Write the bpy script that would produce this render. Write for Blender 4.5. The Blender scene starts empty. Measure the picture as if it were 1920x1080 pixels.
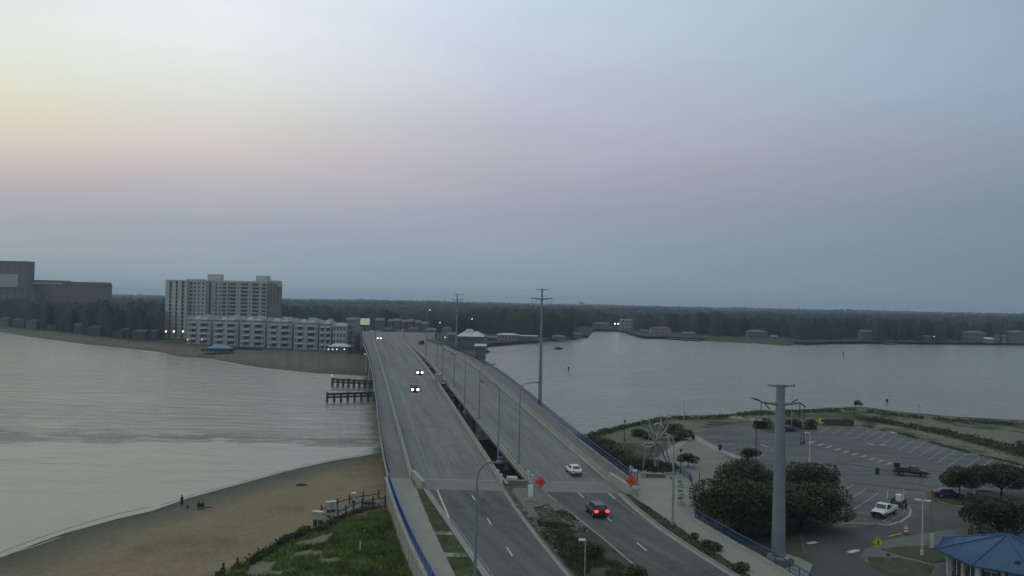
import bpy, bmesh, math, random
import numpy as np
from mathutils import Vector, Matrix
random.seed(7); RNG = np.random.default_rng(7)
R = math.radians
S = bpy.context.scene
COL = S.collection

# ---------------------------------------------------------------- camera
CAM_H, F, W0, H0 = 33.0, 1490.0, 1920.0, 1080.0
PITCH, ROLL = math.atan(26 / F), math.atan(0.021)
fwd = np.array([0, math.cos(PITCH), math.sin(PITCH)])
up0 = np.array([0, -math.sin(PITCH), math.cos(PITCH)])
rt0 = np.array([1.0, 0, 0])
rt = rt0 * math.cos(ROLL) + up0 * math.sin(ROLL)
upv = up0 * math.cos(ROLL) - rt0 * math.sin(ROLL)
cam = bpy.data.cameras.new('camera'); co = bpy.data.objects.new('camera', cam); COL.objects.link(co)
M = Matrix(((rt[0], upv[0], -fwd[0], 0), (rt[1], upv[1], -fwd[1], 0), (rt[2], upv[2], -fwd[2], CAM_H), (0, 0, 0, 1)))
co.matrix_world = M
cam.sensor_width = 36; cam.lens = 36 * F / W0
cam.clip_start = 0.5; cam.clip_end = 20000
S.camera = co

# ---------------------------------------------------------------- sky
SKY_GAIN = 1.0
SUN_AZ, SUN_EL = R(-50), R(1.5)      # azimuth measured from +Y, negative = to the left
world = bpy.data.worlds.new('World'); S.world = world; world.use_nodes = True
nt = world.node_tree; N = nt.nodes; L = nt.links; N.clear()
def srgb(c):
    c = [x / 255 for x in c]
    return tuple(x / 12.92 if x <= 0.04045 else ((x + 0.055) / 1.055) ** 2.4 for x in c) + (1.0,)
def ramp(nodes, stops, interp='LINEAR'):
    r = nodes.new('ShaderNodeValToRGB'); cr = r.color_ramp; cr.interpolation = interp
    while len(cr.elements) > 1: cr.elements.remove(cr.elements[0])
    cr.elements[0].position = stops[0][0]; cr.elements[0].color = stops[0][1]
    for p, c in stops[1:]:
        e = cr.elements.new(p); e.color = c
    return r
tc = N.new('ShaderNodeTexCoord'); sep = N.new('ShaderNodeSeparateXYZ'); L.new(tc.outputs['Generated'], sep.inputs[0])
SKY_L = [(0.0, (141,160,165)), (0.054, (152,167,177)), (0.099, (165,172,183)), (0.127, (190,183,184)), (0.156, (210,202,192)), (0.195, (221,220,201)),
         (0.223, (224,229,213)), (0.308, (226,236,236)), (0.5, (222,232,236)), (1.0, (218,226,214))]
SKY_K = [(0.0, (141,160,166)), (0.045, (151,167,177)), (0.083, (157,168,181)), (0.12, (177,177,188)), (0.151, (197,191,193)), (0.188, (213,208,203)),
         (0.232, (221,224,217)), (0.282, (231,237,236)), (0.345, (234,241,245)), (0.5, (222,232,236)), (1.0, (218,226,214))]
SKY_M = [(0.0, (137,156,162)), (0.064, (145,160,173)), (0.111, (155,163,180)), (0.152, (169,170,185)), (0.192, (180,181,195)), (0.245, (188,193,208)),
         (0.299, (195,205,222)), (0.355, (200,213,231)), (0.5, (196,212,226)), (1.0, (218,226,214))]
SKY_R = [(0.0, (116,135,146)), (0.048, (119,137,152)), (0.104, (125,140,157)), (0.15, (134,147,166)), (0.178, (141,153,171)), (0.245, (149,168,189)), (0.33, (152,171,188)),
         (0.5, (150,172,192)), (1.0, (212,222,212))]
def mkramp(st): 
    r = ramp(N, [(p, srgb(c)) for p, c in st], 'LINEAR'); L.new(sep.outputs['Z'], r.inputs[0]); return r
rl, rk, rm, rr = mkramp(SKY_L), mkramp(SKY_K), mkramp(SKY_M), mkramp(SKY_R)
def math_node(nodes, links, op, a, b=None, c=None, clamp=False):
    m = nodes.new('ShaderNodeMath'); m.operation = op; m.use_clamp = clamp
    for i, v in enumerate((a, b, c)):
        if v is None: continue
        if isinstance(v, (int, float)): m.inputs[i].default_value = v
        else: links.new(v, m.inputs[i])
    return m.outputs[0]
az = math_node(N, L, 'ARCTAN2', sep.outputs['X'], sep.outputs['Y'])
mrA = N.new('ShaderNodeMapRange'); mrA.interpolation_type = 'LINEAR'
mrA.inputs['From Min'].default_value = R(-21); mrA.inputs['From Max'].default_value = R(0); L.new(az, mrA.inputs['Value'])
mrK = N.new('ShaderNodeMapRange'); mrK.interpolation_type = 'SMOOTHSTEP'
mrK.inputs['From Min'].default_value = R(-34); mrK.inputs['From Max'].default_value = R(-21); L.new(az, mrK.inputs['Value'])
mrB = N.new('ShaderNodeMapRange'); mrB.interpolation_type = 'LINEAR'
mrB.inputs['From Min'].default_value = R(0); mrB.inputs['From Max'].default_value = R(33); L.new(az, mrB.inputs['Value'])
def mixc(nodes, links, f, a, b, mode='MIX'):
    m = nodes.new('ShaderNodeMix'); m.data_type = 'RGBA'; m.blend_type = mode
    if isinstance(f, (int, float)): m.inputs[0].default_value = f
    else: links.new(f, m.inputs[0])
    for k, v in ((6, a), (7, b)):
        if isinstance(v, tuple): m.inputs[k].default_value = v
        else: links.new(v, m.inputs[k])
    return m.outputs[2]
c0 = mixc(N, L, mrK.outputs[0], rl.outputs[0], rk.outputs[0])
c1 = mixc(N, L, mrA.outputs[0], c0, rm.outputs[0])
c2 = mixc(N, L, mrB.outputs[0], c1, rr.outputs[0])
# faint thin cloud streaks in the pink band
mp = N.new('ShaderNodeMapping'); mp.inputs['Scale'].default_value = (2.0, 2.0, 14.0); L.new(tc.outputs['Generated'], mp.inputs[0])
nz = N.new('ShaderNodeTexNoise'); nz.inputs['Scale'].default_value = 1.6; nz.inputs['Detail'].default_value = 5; L.new(mp.outputs[0], nz.inputs['Vector'])
rn = ramp(N, [(0.3, (0.975, 0.975, 0.98, 1)), (0.7, (1.025, 1.02, 1.02, 1))]); L.new(nz.outputs['Fac'], rn.inputs[0])
c3 = mixc(N, L, 1.0, c2, rn.outputs[0], 'MULTIPLY')
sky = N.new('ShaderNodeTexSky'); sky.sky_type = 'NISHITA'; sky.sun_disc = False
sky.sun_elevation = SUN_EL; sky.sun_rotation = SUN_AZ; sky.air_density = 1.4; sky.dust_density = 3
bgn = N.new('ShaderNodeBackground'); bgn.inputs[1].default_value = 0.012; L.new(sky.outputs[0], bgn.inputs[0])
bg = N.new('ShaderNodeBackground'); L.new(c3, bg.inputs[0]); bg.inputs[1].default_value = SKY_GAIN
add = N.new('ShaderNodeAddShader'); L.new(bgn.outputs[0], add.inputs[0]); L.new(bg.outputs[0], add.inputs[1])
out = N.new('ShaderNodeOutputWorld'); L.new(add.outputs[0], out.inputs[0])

sun = bpy.data.lights.new('sun', 'SUN'); sun.energy = 0.12; sun.angle = R(14); sun.color = (1.0, 0.82, 0.66)
so = bpy.data.objects.new('sun', sun); COL.objects.link(so)
sd = Vector((math.sin(SUN_AZ) * math.cos(R(6)), math.cos(SUN_AZ) * math.cos(R(6)), math.sin(R(6))))
so.rotation_euler = sd.to_track_quat('Z', 'Y').to_euler()

S.view_settings.view_transform = 'Standard'; S.view_settings.look = 'None'
S.view_settings.exposure = 0.0; S.view_settings.gamma = 1.0

# ---------------------------------------------------------------- measuring helpers
def ray(u, v):
    return fwd + rt * ((u - W0 / 2) / F) + upv * ((H0 / 2 - v) / F)
def P(u, v, z=2.0):
    d = ray(u, v); t = (z - CAM_H) / d[2]
    return np.array([d[0] * t, d[1] * t, z])
def PY(u, v, Y):                 # point on the sight line at distance Y
    d = ray(u, v); t = Y / d[1]
    return np.array([d[0] * t, Y, CAM_H + d[2] * t])
ZY = [0, 118, 125, 143, 174, 206, 240, 275, 310, 351, 390, 420, 460, 520, 580, 640, 700, 2000]
ZZ = [4.9, 4.9, 5.1, 6.0, 7.4, 8.9, 10.4, 11.9, 13.3, 14.6, 15.2, 15.1, 14.2, 11.4, 8.0, 4.8, 3.2, 3.0]
def zf(Y): 
    Y = np.asarray(Y, float)
    return (np.interp(Y - 6, ZY, ZZ) + np.interp(Y, ZY, ZZ) + np.interp(Y + 6, ZY, ZZ)) / 3
def PD(u, v, dz=0.0):            # sight line meets the deck surface (+dz)
    d = ray(u, v); t0 = 40 / d[1]
    for i in range(4000):
        t = t0 + i * 0.25
        if CAM_H + d[2] * t <= zf(d[1] * t) + dz: break
    Y = d[1] * t
    return np.array([d[0] * t, Y, float(zf(Y))])
def curve(pts, dz=0.0, deg=3):
    q = np.array([PD(u, v, dz) for u, v in pts]); q = q[np.argsort(q[:, 1])]
    ys, xs = q[:, 1], q[:, 0]
    y0, y1 = ys[0], ys[-1]
    p = np.polyfit((ys - 100) / 100, xs, deg)
    def X(Y):
        Y = np.asarray(Y, float); far = np.maximum(Y, 352.0) / 352.0; Y = np.minimum(Y, 352.0); Yc = np.clip(Y, y0, y1)
        f = np.polyval(p, (Yc - 100) / 100)
        dp = np.polyder(p)
        s0 = np.polyval(dp, (y0 - 100) / 100) / 100; s1 = np.polyval(dp, (y1 - 100) / 100) / 100
        return (f + np.where(Y < y0, (Y - y0) * s0, 0) + np.where(Y > y1, (Y - y1) * s1, 0)) * far
    return X

# ---------------------------------------------------------------- materials
MATS = {}
def mat(name, c, rough=0.8, var=0.12, scale=0.6, metal=0.0, c2=None, bump=0.0, rot=0.0, stain=0.0, emit=None, es=0.0, spec=0.3, detail=4, stretch=None):
    if name in MATS: return MATS[name]
    m = bpy.data.materials.new(name); m.use_nodes = True; t = m.node_tree; n = t.nodes; l = t.links
    b = n['Principled BSDF']; b.inputs['Roughness'].default_value = rough; b.inputs['Metallic'].default_value = metal
    b.inputs['Specular IOR Level'].default_value = spec
    tcn = n.new('ShaderNodeTexCoord'); src = tcn.outputs['Object']
    if stretch:
        mpn = n.new('ShaderNodeMapping'); mpn.inputs['Scale'].default_value = stretch; mrot = n.new('ShaderNodeMapping'); mrot.inputs['Rotation'].default_value = (0, 0, rot); l.new(src, mrot.inputs[0]); l.new(mrot.outputs[0], mpn.inputs[0]); src = mpn.outputs[0]
    z = n.new('ShaderNodeTexNoise'); z.inputs['Scale'].default_value = scale; z.inputs['Detail'].default_value = detail
    z.inputs['Roughness'].default_value = 0.65; l.new(src, z.inputs['Vector'])
    a = tuple(x * (1 - var) for x in c) + (1,)
    bb = tuple(min(1, x * (1 + var)) for x in (c2 or c)) + (1,)
    rp = ramp(n, [(0.32, a), (0.68, bb)]); l.new(z.outputs['Fac'], rp.inputs[0]); l.new(rp.outputs[0], b.inputs['Base Color'])
    if stain:
        z3 = n.new('ShaderNodeTexNoise'); z3.inputs['Scale'].default_value = .16; z3.inputs['Detail'].default_value = 6; z3.inputs['Roughness'].default_value = .75; l.new(tcn.outputs['Object'], z3.inputs['Vector'])
        r3 = ramp(n, [(.50, (1, 1, 1, 1)), (.60, (1 - stain * .5,) * 3 + (1,)), (.66, (1 - stain,) * 3 + (1,))]); l.new(z3.outputs['Fac'], r3.inputs[0])
        l.new(mixc(n, l, 1.0, rp.outputs[0], r3.outputs[0], 'MULTIPLY'), b.inputs['Base Color'])
    if bump:
        bp = n.new('ShaderNodeBump'); bp.inputs['Strength'].default_value = bump; bp.inputs['Distance'].default_value = 0.1
        z2 = n.new('ShaderNodeTexNoise'); z2.inputs['Scale'].default_value = scale * 6; z2.inputs['Detail'].default_value = 6; l.new(src, z2.inputs['Vector'])
        l.new(z2.outputs['Fac'], bp.inputs['Height']); l.new(bp.outputs[0], b.inputs['Normal'])
    if emit:
        b.inputs['Emission Color'].default_value = tuple(emit) + (1,); b.inputs['Emission Strength'].default_value = es
        try: m.cycles.emission_sampling = 'NONE'
        except Exception: pass
    MATS[name] = m; return m
asphalt_near = mat('asphalt_near', (.07, .077, .077), .85, .24, .5, c2=(.076, .083, .082), bump=.2, stretch=(1.5, .07, 1), rot=R(-20), stain=.35)
concrete_deck = mat('deck_concrete', (.125, .137, .13), .8, .15, .3, c2=(.122, .13, .134), bump=.15, stretch=(1.2, .1, 1), rot=R(-12), stain=.2)
slab_concrete = mat('slab_concrete', (.132, .142, .148), .8, .12, .3, bump=.1)
path_concrete = mat('path_concrete', (.19, .205, .185), .85, .1, .25, bump=.15)
barrier_m = mat('barrier_concrete', (.26, .27, .25), .85, .15, .35, bump=.1)
wall_m = mat('wall_concrete', (.30, .29, .25), .9, .12, .4, c2=(.24, .25, .23), bump=.2)
kerb_m = mat('kerb_concrete', (.21, .22, .21), .9, .15, .5)
lot_m = mat('lot_asphalt', (.068, .078, .085), .9, .2, .22, c2=(.09, .1, .098), bump=.2, stretch=(.25, 1.2, 1), rot=R(8), stain=.3)
lotroad_m = mat('lot_road_asphalt', (.054, .062, .064), .9, .18, .1, bump=.2)
sandp_m = mat('sandy_pavement', (.15, .155, .14), .9, .14, .15, bump=.1)
paint_m = mat('road_paint', (.42, .43, .42), .7, .2, 1.5)
dimpaint_m = mat('worn_paint', (.19, .2, .2), .8, .3, 1.2)
stallp_m = mat('stall_paint', (.27, .28, .26), .8, .25, 1.0)
yellow_m = mat('yellow_paint', (.28, .19, .05), .8, .3, 1.0)
blue_rail = mat('blue_rail_paint', (.014, .05, .22), .45, .15, 1.0)
blue_rail2 = mat('dull_blue_rail_paint', (.03, .055, .14), .5, .15, 1.0)
steel_m = mat('galvanised_steel', (.24, .27, .31), .5, .1, .5, metal=.3)
pole_m = mat('grey_pole_paint', (.155, .18, .215), .55, .1, .5)
lamp_pole = mat('lamp_pole_paint', (.15, .18, .22), .5, .1, .5)
lamp_pale = mat('pale_lamp_paint', (.42, .45, .46), .5, .1, .5)
darkmetal = mat('dark_metal', (.02, .022, .026), .5, .2, 1)
wood_m = mat('weathered_timber', (.045, .048, .045), .9, .3, 1.5)
boardwalk_m = mat('boardwalk_timber', (.13, .135, .12), .9, .2, 1.2)
white_m = mat('white_paint', (.6, .62, .62), .5, .05, 1)
dullwhite_m = mat('dull_white_panel', (.42, .44, .44), .6, .08, 1)
silver_m = mat('silver_sculpture_metal', (.24, .26, .28), .4, .15, .8, metal=.5)
glass_m = mat('dark_window_glass', (.025, .032, .04), .15, .2, .3, spec=.6)
recess_m = mat('balcony_recess', (.06, .068, .075), .7, .2, .5)
tyre_m = mat('tyre_rubber', (.012, .012, .013), .9, .1, 2)
rim_m = mat('wheel_rim', (.25, .26, .27), .4, .1, 2, metal=.6)
headl = mat('headlight_glow', (.9, .9, .85), .3, 0, 1, emit=(1, .96, .85), es=5)
taill = mat('taillight_glow', (.6, .02, .01), .3, 0, 1, emit=(1, .06, .03), es=2.2)
tailoff = mat('taillight_off', (.22, .01, .01), .3, 0, 1)
lampwarm = mat('lamp_glow', (1, .9, .7), .3, 0, 1, emit=(1, .85, .6), es=2.6)
lampred = mat('red_lamp_glow', (1, .1, .1), .3, 0, 1, emit=(1, .15, .1), es=1.6)
lampamber = mat('amber_lamp_glow', (1, .6, .3), .3, 0, 1, emit=(1, .5, .25), es=.6)
orange_m = mat('orange_sign_face', (.75, .075, .02), .5, .05, 1)
yellowgreen_m = mat('yellow_green_sign_face', (.42, .55, .03), .5, .05, 1)
black_m = mat('black_paint', (.01, .01, .011), .6, 0, 1)
bark_m = mat('bark', (.035, .03, .025), .95, .3, 2)

# ---------------------------------------------------------------- mesh builder
class MB:
    def __init__(s): s.v = []; s.f = []; s.mi = []; s.cur = 0
    def add(s, vs, fs):
        o = len(s.v); s.v += [tuple(map(float, p)) for p in vs]; s.f += [tuple(i + o for i in f) for f in fs]; s.mi += [s.cur] * len(fs); return s
    def box(s, c, d, rz=0.0, taper=1.0):
        cx, cy, cz = c; a, b, h = d[0] / 2, d[1] / 2, d[2] / 2; vs = []
        for k, z in enumerate((-h, h)):
            t = 1 if k == 0 else taper
            for x, y in ((-a, -b), (a, -b), (a, b), (-a, b)):
                x, y = x * t, y * t
                vs.append((cx + x * math.cos(rz) - y * math.sin(rz), cy + x * math.sin(rz) + y * math.cos(rz), cz + z))
        return s.add(vs, [(3, 2, 1, 0), (4, 5, 6, 7), (0, 1, 5, 4), (1, 2, 6, 5), (2, 3, 7, 6), (3, 0, 4, 7)])
    def tube(s, pts, rad, n=8, cap=True, squash=1.0):
        pts = [Vector(p) for p in pts]
        if isinstance(rad, (int, float)): rad = [rad] * len(pts)
        vs = []; fs = []
        for i, p in enumerate(pts):
            t = (pts[min(i + 1, len(pts) - 1)] - pts[max(i - 1, 0)]).normalized()
            ref = Vector((0, 1, 0)) if abs(t.y) < .9 else Vector((1, 0, 0))
            u = t.cross(ref).normalized(); w = t.cross(u).normalized()
            for k in range(n):
                a = 2 * math.pi * k / n; q = p + u * math.cos(a) * rad[i] + w * math.sin(a) * rad[i] * squash; vs.append(q)
        for i in range(len(pts) - 1):
            for k in range(n):
                k2 = (k + 1) % n; fs.append((i * n + k, i * n + k2, (i + 1) * n + k2, (i + 1) * n + k))
        if cap: fs += [tuple(range(n))[::-1], tuple(range((len(pts) - 1) * n, len(pts) * n))]
        return s.add(vs, fs)
    def cyl(s, c, r, h, n=12, r2=None): return s.tube([c, (c[0], c[1], c[2] + h)], [r, r if r2 is None else r2], n)
    def ball(s, c, r, n=10, m=6):
        if isinstance(r, (int, float)): r = (r, r, r)
        vs = [(c[0], c[1], c[2] + r[2])]; fs = []
        for i in range(1, m):
            th = math.pi * i / m
            for k in range(n):
                a = 2 * math.pi * k / n; vs.append((c[0] + r[0] * math.sin(th) * math.cos(a), c[1] + r[1] * math.sin(th) * math.sin(a), c[2] + r[2] * math.cos(th)))
        vs.append((c[0], c[1], c[2] - r[2])); e = len(vs) - 1
        for k in range(n):
            fs.append((0, 1 + k, 1 + (k + 1) % n)); fs.append((e, 1 + (m - 2) * n + (k + 1) % n, 1 + (m - 2) * n + k))
            for i in range(m - 2): a, b = 1 + i * n, 1 + (i + 1) * n; fs.append((a + k, b + k, b + (k + 1) % n, a + (k + 1) % n))
        return s.add(vs, fs)
    def poly(s, pts, z=None):
        p = [(q[0], q[1], q[2] if z is None else z) for q in pts]
        return s.add(p, [tuple(range(len(p)))])
    def prism(s, pts, z0, z1):
        n = len(pts); ar = sum(pts[i][0] * pts[(i + 1) % n][1] - pts[(i + 1) % n][0] * pts[i][1] for i in range(n))
        if ar < 0: pts = pts[::-1]
        vs = [(p[0], p[1], z0) for p in pts] + [(p[0], p[1], z1) for p in pts]
        fs = [tuple(range(n))[::-1], tuple(range(n, 2 * n))] + [(i, (i + 1) % n, n + (i + 1) % n, n + i) for i in range(n)]
        return s.add(vs, fs)
    def sweep(s, path, prof, closed=True):          # path: (x,y,z) list; prof: (offset to the right, dz) list
        pts = [Vector(p) for p in path]; vs = []; n = len(prof); fs = []
        for i, p in enumerate(pts):
            t = pts[min(i + 1, len(pts) - 1)] - pts[max(i - 1, 0)]; t.z = 0; t.normalize(); r = Vector((t.y, -t.x, 0))
            for o, dz in prof: q = p + r * o; vs.append((q.x, q.y, q.z + dz))
        m = n if closed else n - 1
        for i in range(len(pts) - 1):
            for k in range(m):
                k2 = (k + 1) % n; fs.append((i * n + k, (i + 1) * n + k, (i + 1) * n + k2, i * n + k2))
        if closed: fs += [tuple(range(n)), tuple(range((len(pts) - 1) * n, len(pts) * n))[::-1]]
        return s.add(vs, fs)
    def build(s, name, m, parent=None, world=False, smooth=False, tri=False):
        me = bpy.data.meshes.new(name)
        vs = s.v
        if parent is not None and world:
            ox, oy, oz = parent.location; vs = [(x - ox, y - oy, z - oz) for x, y, z in vs]
        me.from_pydata(vs, [], s.f)
        ms = m if isinstance(m, (list, tuple)) else [m]
        for q in ms: me.materials.append(q)
        if len(ms) > 1: me.polygons.foreach_set('material_index', s.mi)
        if tri:
            bm = bmesh.new(); bm.from_mesh(me); bmesh.ops.triangulate(bm, faces=bm.faces, quad_method='BEAUTY', ngon_method='EAR_CLIP'); bm.to_mesh(me); bm.free()
        bm = bmesh.new(); bm.from_mesh(me)
        if not tri and len(s.f) < 60000: bmesh.ops.recalc_face_normals(bm, faces=bm.faces)
        bm.to_mesh(me); bm.free()
        if smooth: me.polygons.foreach_set('use_smooth', [True] * len(me.polygons))
        me.update()
        o = bpy.data.objects.new(name, me); COL.objects.link(o)
        if parent is not None: o.parent = parent
        return o
def tag(o, label=None, cat=None, group=None, kind=None):
    if label: o['label'] = label
    if cat: o['category'] = cat
    if group: o['group'] = group
    if kind: o['kind'] = kind
    return o
def thing(name, label, cat, loc=(0, 0, 0), rz=0.0, group=None):
    o = bpy.data.objects.new(name, None); COL.objects.link(o); o.location = tuple(map(float, loc)); o.rotation_euler = (0, 0, rz); o.empty_display_size = .5
    return tag(o, label, cat, group)
KIDS = {}
def copy_tree(o, parent=None):
    c = o.copy(); COL.objects.link(c); c.parent = parent
    for ch in [x for x in COL.objects if x.parent == o]: copy_tree(ch, c)
    return c
def dup(o, loc, rz=None, label=None, group=None, scale=None):
    c = copy_tree(o); c.location = tuple(map(float, loc))
    if rz is not None: c.rotation_euler = (0, 0, rz)
    if label: c['label'] = label
    if group: c['group'] = group
    if scale: c.scale = (scale,) * 3
    return c
def structure(name, mb, m, **k): 
    o = mb.build(name, m, **k); o['kind'] = 'structure'; return o
# ================================================================ measured lines
L_out = curve([(680.5,634.7),(696,680.5),(700,722),(711,778),(719.4,836),(729,897),(747,947.6),(769,1000.5),(814,1080)], 1.1, 4)
L_div = curve([(701,640),(711,664),(722,711),(744.5,792),(769.5,878),(774,895)], .8, 2)
L_bar = curve([(760,641),(815,705.5),(828,720),(864,778),(898,827),(929,869),(942,895)], .9, 3)
L_edge = curve([(720,660),(767,780),(780.5,811),(801,883),(816,921),(842.5,972)], 0, 2)
L_dash = curve([(805,792),(828.7,825),(844.5,853),(859,886),(880,929),(910.8,976),(955.6,1034.7),(971,1052.5)], 0, 2)
L_kerb = curve([(791,912),(817,947),(840.5,986),(871,1030),(903,1074)], 0, 1)
L_med = curve([(942.4,909),(971,951.6),(1005.5,1000.5),(1046,1053.5),(1072.7,1079)], 0, 2)
R_bar = curve([(763,642),(808,680),(848,728),(898,786),(931.5,827),(970,869),(985,890)], .9, 3)
R_med = curve([(1005.5,913),(1034,939),(1081,972),(1115.5,1005.6),(1176.6,1055.5),(1205,1080)], 0, 2)
R_dash = curve([(942,775.6),(996,835),(1025,864),(1058.5,900),(1091,932),(1115,950),(1142,977),(1195,1020),(1216,1035)], 0, 2)
R_edge = curve([(1098,880),(1127.7,914),(1154,936),(1199,970),(1262,1012)], 0, 2)
R_div = curve([(854,659),(895,687),(942,724),(973,747),(1030,799),(1080,844),(1130,881),(1150,899)], .9, 3)
R_kerb = curve([(1154,909),(1170.5,936),(1240,990),(1262,1004),(1310,1036),(1374,1079)], 0, 2)
R_strip = curve([(1160,912),(1211,947.6),(1262,982),(1359.6,1047),(1404,1079)], 0, 2)
R_out = curve([(835.6,646),(905.6,674.5),(957.4,710.7),(1017,755),(1030,768),(1080,806.7),(1130,844),(1172.6,877)], 1.2, 3)
YB = 124.0; YE = 640.0
def strip(mb, XA, XB, Y0, Y1, dz=0.0, step=4.0, nx=1, ea=0.0, eb=0.0):
    ys = np.linspace(Y0, Y1, max(2, int((Y1 - Y0) / step) + 1)); a = XA(ys) + ea; b = XB(ys) + eb; z = zf(ys) + dz
    vs = []; fs = []
    for i in range(len(ys)):
        for k in range(nx + 1): vs.append((a[i] + (b[i] - a[i]) * k / nx, ys[i], z[i]))
    for i in range(len(ys) - 1):
        for k in range(nx): q = i * (nx + 1) + k; fs.append((q, q + 1, q + nx + 2, q + nx + 1))
    return mb.add(vs, fs)
def line(mb, X, Y0, Y1, w, dz, step=4.0, off=0.0):
    return strip(mb, lambda y: X(y) - w / 2 + off, lambda y: X(y) + w / 2 + off, Y0, Y1, dz, step)
def dashes(mb, X, Y0, Y1, w, dz, phase, period=12.0, ln=3.05):
    y = phase
    while y > Y0: y -= period
    while y < Y1:
        if y > Y0: line(mb, X, y, min(y + ln, Y1), w, dz, 2)
        y += period
def pathof(X, Y0, Y1, dz=0.0, step=4.0, off=0.0):
    ys = np.linspace(Y0, Y1, max(2, int((Y1 - Y0) / step) + 1)); return [(X(y) + off, y, zf(y) + dz) for y in ys]
def slab(mb, XA, XB, Y0, Y1, top, bot, step=5.0, ea=0.0, eb=0.0):
    ys = np.linspace(Y0, Y1, max(2, int((Y1 - Y0) / step) + 1)); a = XA(ys) + ea; b = XB(ys) + eb; z = zf(ys)
    vs = []; fs = []
    for i in range(len(ys)): vs += [(a[i], ys[i], z[i] + bot), (b[i], ys[i], z[i] + bot), (b[i], ys[i], z[i] + top), (a[i], ys[i], z[i] + top)]
    for i in range(len(ys) - 1):
        for k in range(4): q = i * 4; fs.append((q + k, q + (k + 1) % 4, q + 4 + (k + 1) % 4, q + 4 + k))
    fs += [(0, 1, 2, 3), tuple(4 * (len(ys) - 1) + k for k in (3, 2, 1, 0))]
    return mb.add(vs, fs)

# ================================================================ water
def make_water():
    m = bpy.data.materials.new('inlet_water'); m.use_nodes = True; t = m.node_tree; n = t.nodes; l = t.links
    b = n['Principled BSDF']; b.inputs['Base Color'].default_value = (.165, .184, .155, 1); b.inputs['Roughness'].default_value = .2
    b.inputs['IOR'].default_value = 1.33
    tcn = n.new('ShaderNodeTexCoord')
    def noise(scale, sc, det=4, rough=.6):
        mpn = n.new('ShaderNodeMapping'); mpn.inputs['Scale'].default_value = sc; l.new(tcn.outputs['Object'], mpn.inputs[0])
        z = n.new('ShaderNodeTexNoise'); z.inputs['Scale'].default_value = scale; z.inputs['Detail'].default_value = det
        z.inputs['Roughness'].default_value = rough; l.new(mpn.outputs[0], z.inputs['Vector']); return z.outputs['Fac']
    w1 = noise(.34, (.35, 1, 1), 7, .68); w2 = noise(1.1, (.5, 1, 1), 5, .7); big = noise(.012, (.5, 1.5, 1), 3)
    # tide line: a belt of stronger chop across the bay, west of the bridge
    sp = n.new('ShaderNodeSeparateXYZ'); l.new(tcn.outputs['Object'], sp.inputs[0])
    wob = noise(.03, (1, 1, 1), 4)
    yy = math_node(n, l, 'ADD', sp.outputs['Y'], math_node(n, l, 'MULTIPLY', math_node(n, l, 'SUBTRACT', wob, .5), 26.0))
    yy = math_node(n, l, 'ADD', yy, math_node(n, l, 'MULTIPLY', sp.outputs['X'], -.045))
    belt = math_node(n, l, 'SUBTRACT', 1.0, math_node(n, l, 'MULTIPLY', math_node(n, l, 'ABSOLUTE', math_node(n, l, 'SUBTRACT', yy, 187.0)), 1 / 9.0), clamp=True)
    left = math_node(n, l, 'MULTIPLY', sp.outputs['X'], -.05, clamp=True)
    brk = n.new('ShaderNodeMapRange'); brk.inputs['From Min'].default_value = .42; brk.inputs['From Max'].default_value = .60; l.new(noise(.30, (.38, 1, 1), 3, .55), brk.inputs['Value'])
    belt = math_node(n, l, 'MULTIPLY', math_node(n, l, 'MULTIPLY', belt, left), math_node(n, l, 'ADD', .1, math_node(n, l, 'MULTIPLY', brk.outputs[0], 1.6)))
    calm = math_node(n, l, 'MULTIPLY', math_node(n, l, 'SUBTRACT', yy, 178.0), .08, clamp=True)   # near the beach: calm
    mr = n.new('ShaderNodeMapRange'); mr.inputs['From Min'].default_value = .35; mr.inputs['From Max'].default_value = .65
    mr.inputs['To Min'].default_value = .6; mr.inputs['To Max'].default_value = 1.25; l.new(big, mr.inputs['Value'])
    right = math_node(n, l, 'MULTIPLY', sp.outputs['X'], .02, clamp=True)
    amp = math_node(n, l, 'MULTIPLY', mr.outputs[0], math_node(n, l, 'ADD', .16, math_node(n, l, 'MULTIPLY', calm, .6)))
    amp = math_node(n, l, 'ADD', amp, math_node(n, l, 'MULTIPLY', belt, 1.7))
    amp = math_node(n, l, 'ADD', amp, math_node(n, l, 'MULTIPLY', right, .8))
    w0 = noise(.10, (.22, 1, 1), 6, .7)
    hgt = math_node(n, l, 'ADD', math_node(n, l, 'MULTIPLY', w1, .9), math_node(n, l, 'MULTIPLY', w2, .28))
    hgt = math_node(n, l, 'ADD', hgt, math_node(n, l, 'MULTIPLY', w0, 1.1))
    fine = n.new('ShaderNodeMapRange'); fine.inputs['From Min'].default_value = .40; fine.inputs['From Max'].default_value = .62; fine.inputs['To Min'].default_value = .35; fine.inputs['To Max'].default_value = 1.0
    l.new(noise(.22, (.30, 1, 1), 4, .6), fine.inputs['Value']); amp = math_node(n, l, 'MULTIPLY', amp, fine.outputs[0])
    hgt = math_node(n, l, 'MULTIPLY', hgt, amp)
    bp = n.new('ShaderNodeBump'); bp.inputs['Strength'].default_value = .6; bp.inputs['Distance'].default_value = .7
    l.new(hgt, bp.inputs['Height']); l.new(bp.outputs[0], b.inputs['Normal'])
    return m
water_m = make_water()
w = MB(); w.add([(-9000, -800, 0), (9000, -800, 0), (9000, 10000, 0), (-9000, 10000, 0)], [(0, 1, 2, 3)])
structure('water', w, water_m)

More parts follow.
